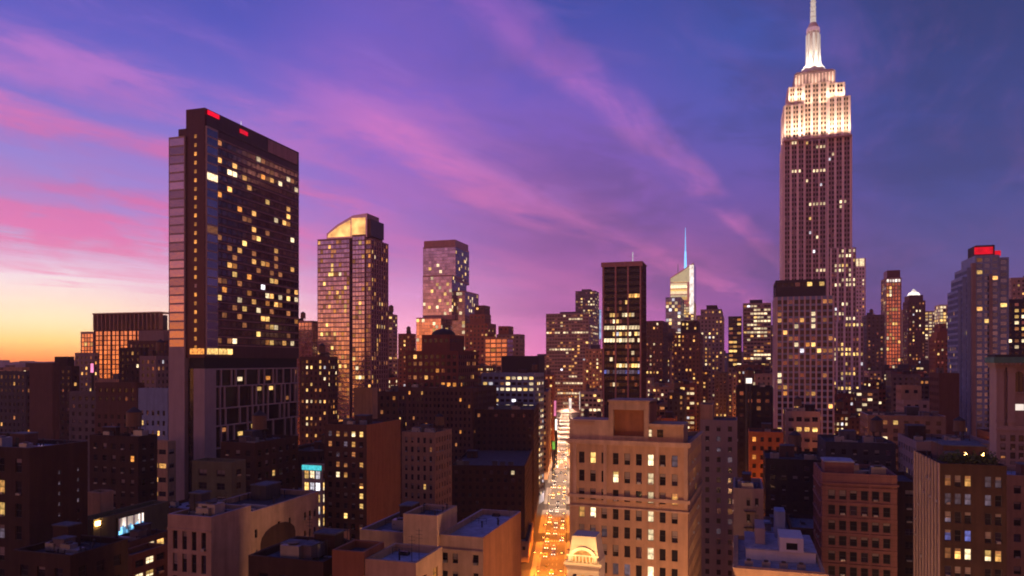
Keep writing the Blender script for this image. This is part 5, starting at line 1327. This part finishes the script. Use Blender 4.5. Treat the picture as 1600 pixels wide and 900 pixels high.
# ------------------------------------------------------------------ cars
def carparts(paint, taxi=False):
    b = MB(); prof = [(-2.3,.35),(2.3,.35),(2.35,.75),(1.5,.98),(-1.9,1.0),(-2.35,.8)]
    def ext(b, prof, hw, k, top=1.0):
        f = [(x, -hw, z) for x, z in prof]; g = [(x, hw, z) for x, z in prof]
        b.poly(f, k); b.poly(g[::-1], k)
        for i in range(len(prof)):
            j = (i+1) % len(prof); b.quad(f[j], f[i], g[i], g[j], k)
    ext(b, prof, .9, paint); ext(b, [(-1.5,1.005),(.95,1.0),(.35,1.46),(-1.05,1.48)], .72, paint); body = b.mesh('body')
    b = MB(); ext(b, [(-1.62,1.02),(1.08,1.015),(.42,1.40),(-1.12,1.42)], .74, 'glass_dark'); win = b.mesh('glazing')
    b = MB(); n = 12
    for a in range(n):
        t0, t1 = 2*pi*a/n, 2*pi*(a+1)/n; c0, s0, c1, s1 = cos(t0)*.33, sin(t0)*.33, cos(t1)*.33, sin(t1)*.33
        b.quad((c0,-.1,s0),(c1,-.1,s1),(c1,.1,s1),(c0,.1,s0),'rubber')
    b.poly([(.33*cos(2*pi*a/n),-.1,.33*sin(2*pi*a/n)) for a in range(n)],'rubber'); b.poly([(.33*cos(-2*pi*a/n),.1,.33*sin(-2*pi*a/n)) for a in range(n)],'rubber')
    wh = b.mesh('wheel')
    b = MB(); b.box(-.05,.05,-.2,.2,-.09,.09,'head_lamp'); hl = b.mesh('headlight')
    b = MB(); b.box(-.05,.05,-.2,.2,-.08,.08,'tail_lamp'); tl = b.mesh('taillight')
    ro = None
    if taxi: b = MB(); b.box(-.5,-.2,-.35,.35,1.5,1.66,'lit_cream'); ro = b.mesh('roof_sign')
    return body, win, wh, hl, tl, ro
CP = {'yellow': carparts('car_yellow', True), 'white': carparts('car_white'), 'black': carparts('car_black'), 'silver': carparts('car_silver')}
def car(x, y, away, colour, label):
    body, win, wh, hl, tl, ro = CP[colour]; rz = pi/2 - .0798 + (0 if away else pi)
    t = empty('taxi' if colour == 'yellow' else 'car', (x, y, .008), rz); tag(t, label, 'taxi' if colour == 'yellow' else 'car', 'cars on the avenue')
    def c_(nm, me, loc=(0,0,0)): o = bpy.data.objects.new(nm, me); col.objects.link(o); o.parent = t; o.location = loc
    c_('body', body); c_('glazing', win)
    for a in (-1.4, 1.4):
        for s in (-.85, .85): c_('wheel', wh, (a, s, .33))
    for s in (-.62, .62): c_('headlight', hl, (2.36, s, .68)); c_('taillight', tl, (-2.38, s, .78))
    if ro: c_('roof_sign', ro)
rc = random.Random(8); tot = {}
ordw = ['nearest','second nearest','third nearest','fourth nearest','fifth nearest','sixth nearest','seventh nearest','eighth nearest','ninth nearest','tenth nearest','eleventh nearest','twelfth nearest','thirteenth nearest','fourteenth nearest','fifteenth nearest','sixteenth nearest','seventeenth nearest','eighteenth nearest']
y = 300
while y < 760:
    for ln_ in range(3):
        if rc.random() < (.5 if y < 430 else .3): continue
        yy = y + rc.uniform(-3, 3); x = ax(yy)+sw+(AVW-2*sw)*(ln_+.5)/3
        cl = rc.choice(('yellow','yellow','white','black','silver')); away = False
        i = tot.get(cl, 0)
        if i >= len(ordw): continue
        tot[cl] = i+1
        car(x, yy, away, cl, f"{ordw[i]} {cl} {'taxi' if cl == 'yellow' else 'car'} on the glowing avenue, headlights towards us")
    y += 14
# a double row of traffic signals
def signal(x, y, label, side):
    t = empty('traffic_light', (x, y, .14), 0); tag(t, label, 'traffic light', 'traffic lights of the avenue')
    b = MB(); b.frus(0,0,0,5.6,.12,.08,'metal_dark',8); b.tube((0,0,5.5),(side*4,0,5.8),.06,'metal_dark'); b.obj('pole', t)
    b = MB(); b.box(side*4-.2, side*4+.2, -.15, .15, 5.0, 6.1, 'car_yellow'); h_ = b.obj('housing', t)
    b = MB(); b.frus(side*4, -.16, 5.1, 5.35, .16, .16, 'neon_green', 8); b.obj('green_lamp', h_)
for i in range(5):
    y = 70+79*(i+3)-4
    signal(ax(y)+sw-.4, y, f"green traffic light on the left kerb at the {['nearest','second','third','fourth','fifth'][i]} visible crossing of the avenue", 1)

# ------------------------------------------------------------------ lit signs far up the avenue
def board(px, y0, y1, wpx, D, k, label, name='billboard'):
    x = (px-800)/F*D; s = D/F; z0, z1 = CH+(HY-y1)*s, CH+(HY-y0)*s; z0 = max(z0, 4)
    t = empty(name, (x, D, 0)); tag(t, label, 'billboard', 'lit signs along the avenue')
    b = MB(); b.box(-wpx*s/2-.4, wpx*s/2+.4, .004, 1.2, z0-.5, z1+.5, 'metal_dark'); b.obj('frame', t)
    b = MB(); b.box(-wpx*s/2, wpx*s/2, -.3, 0, z0, z1, k); b.obj('screen', t)
    b = MB()
    for q in (-.3, .3): b.frus(q*wpx*s, .6, 0, z0-.504, .5, .5, 'metal_dark', 8)
    b.obj('post', t)
board(891, 622, 641, 4, 1150, 'sign_white', 'slim white lit sign at the left of the avenue end')
board(867, 626, 650, 4, 760, 'neon_pink', 'pink lit sign beside the avenue left of the slim white sign')
board(897, 571, 597, 5, 1700, 'neon_purple', 'purple lit sign high at the avenue end')
board(908, 612, 640, 5, 870, 'sign_white', 'broad white lit sign at the right of the avenue end')
board(938, 484, 530, 3, 1250, 'sign_blue', 'tall blue white lit sign beside the black slab tower')
board(865, 690, 702, 4, 560, 'neon_green', 'board added for a green glow over the left avenue pavement')  # added board, stands in for a green glow in the street
board(869, 655, 672, 3, 640, 'sign_white', 'white lit shop sign between the green glow board and the pink sign')
board(144, 568, 582, 4, 460, 'neon_pink', 'small magenta lit sign at the left under the orange glass facade')
board(1170, 591, 599, 9, 345, 'sign_white', 'white lamp panel on the black tower block left of the grid fronted building', 'lamp_panel')
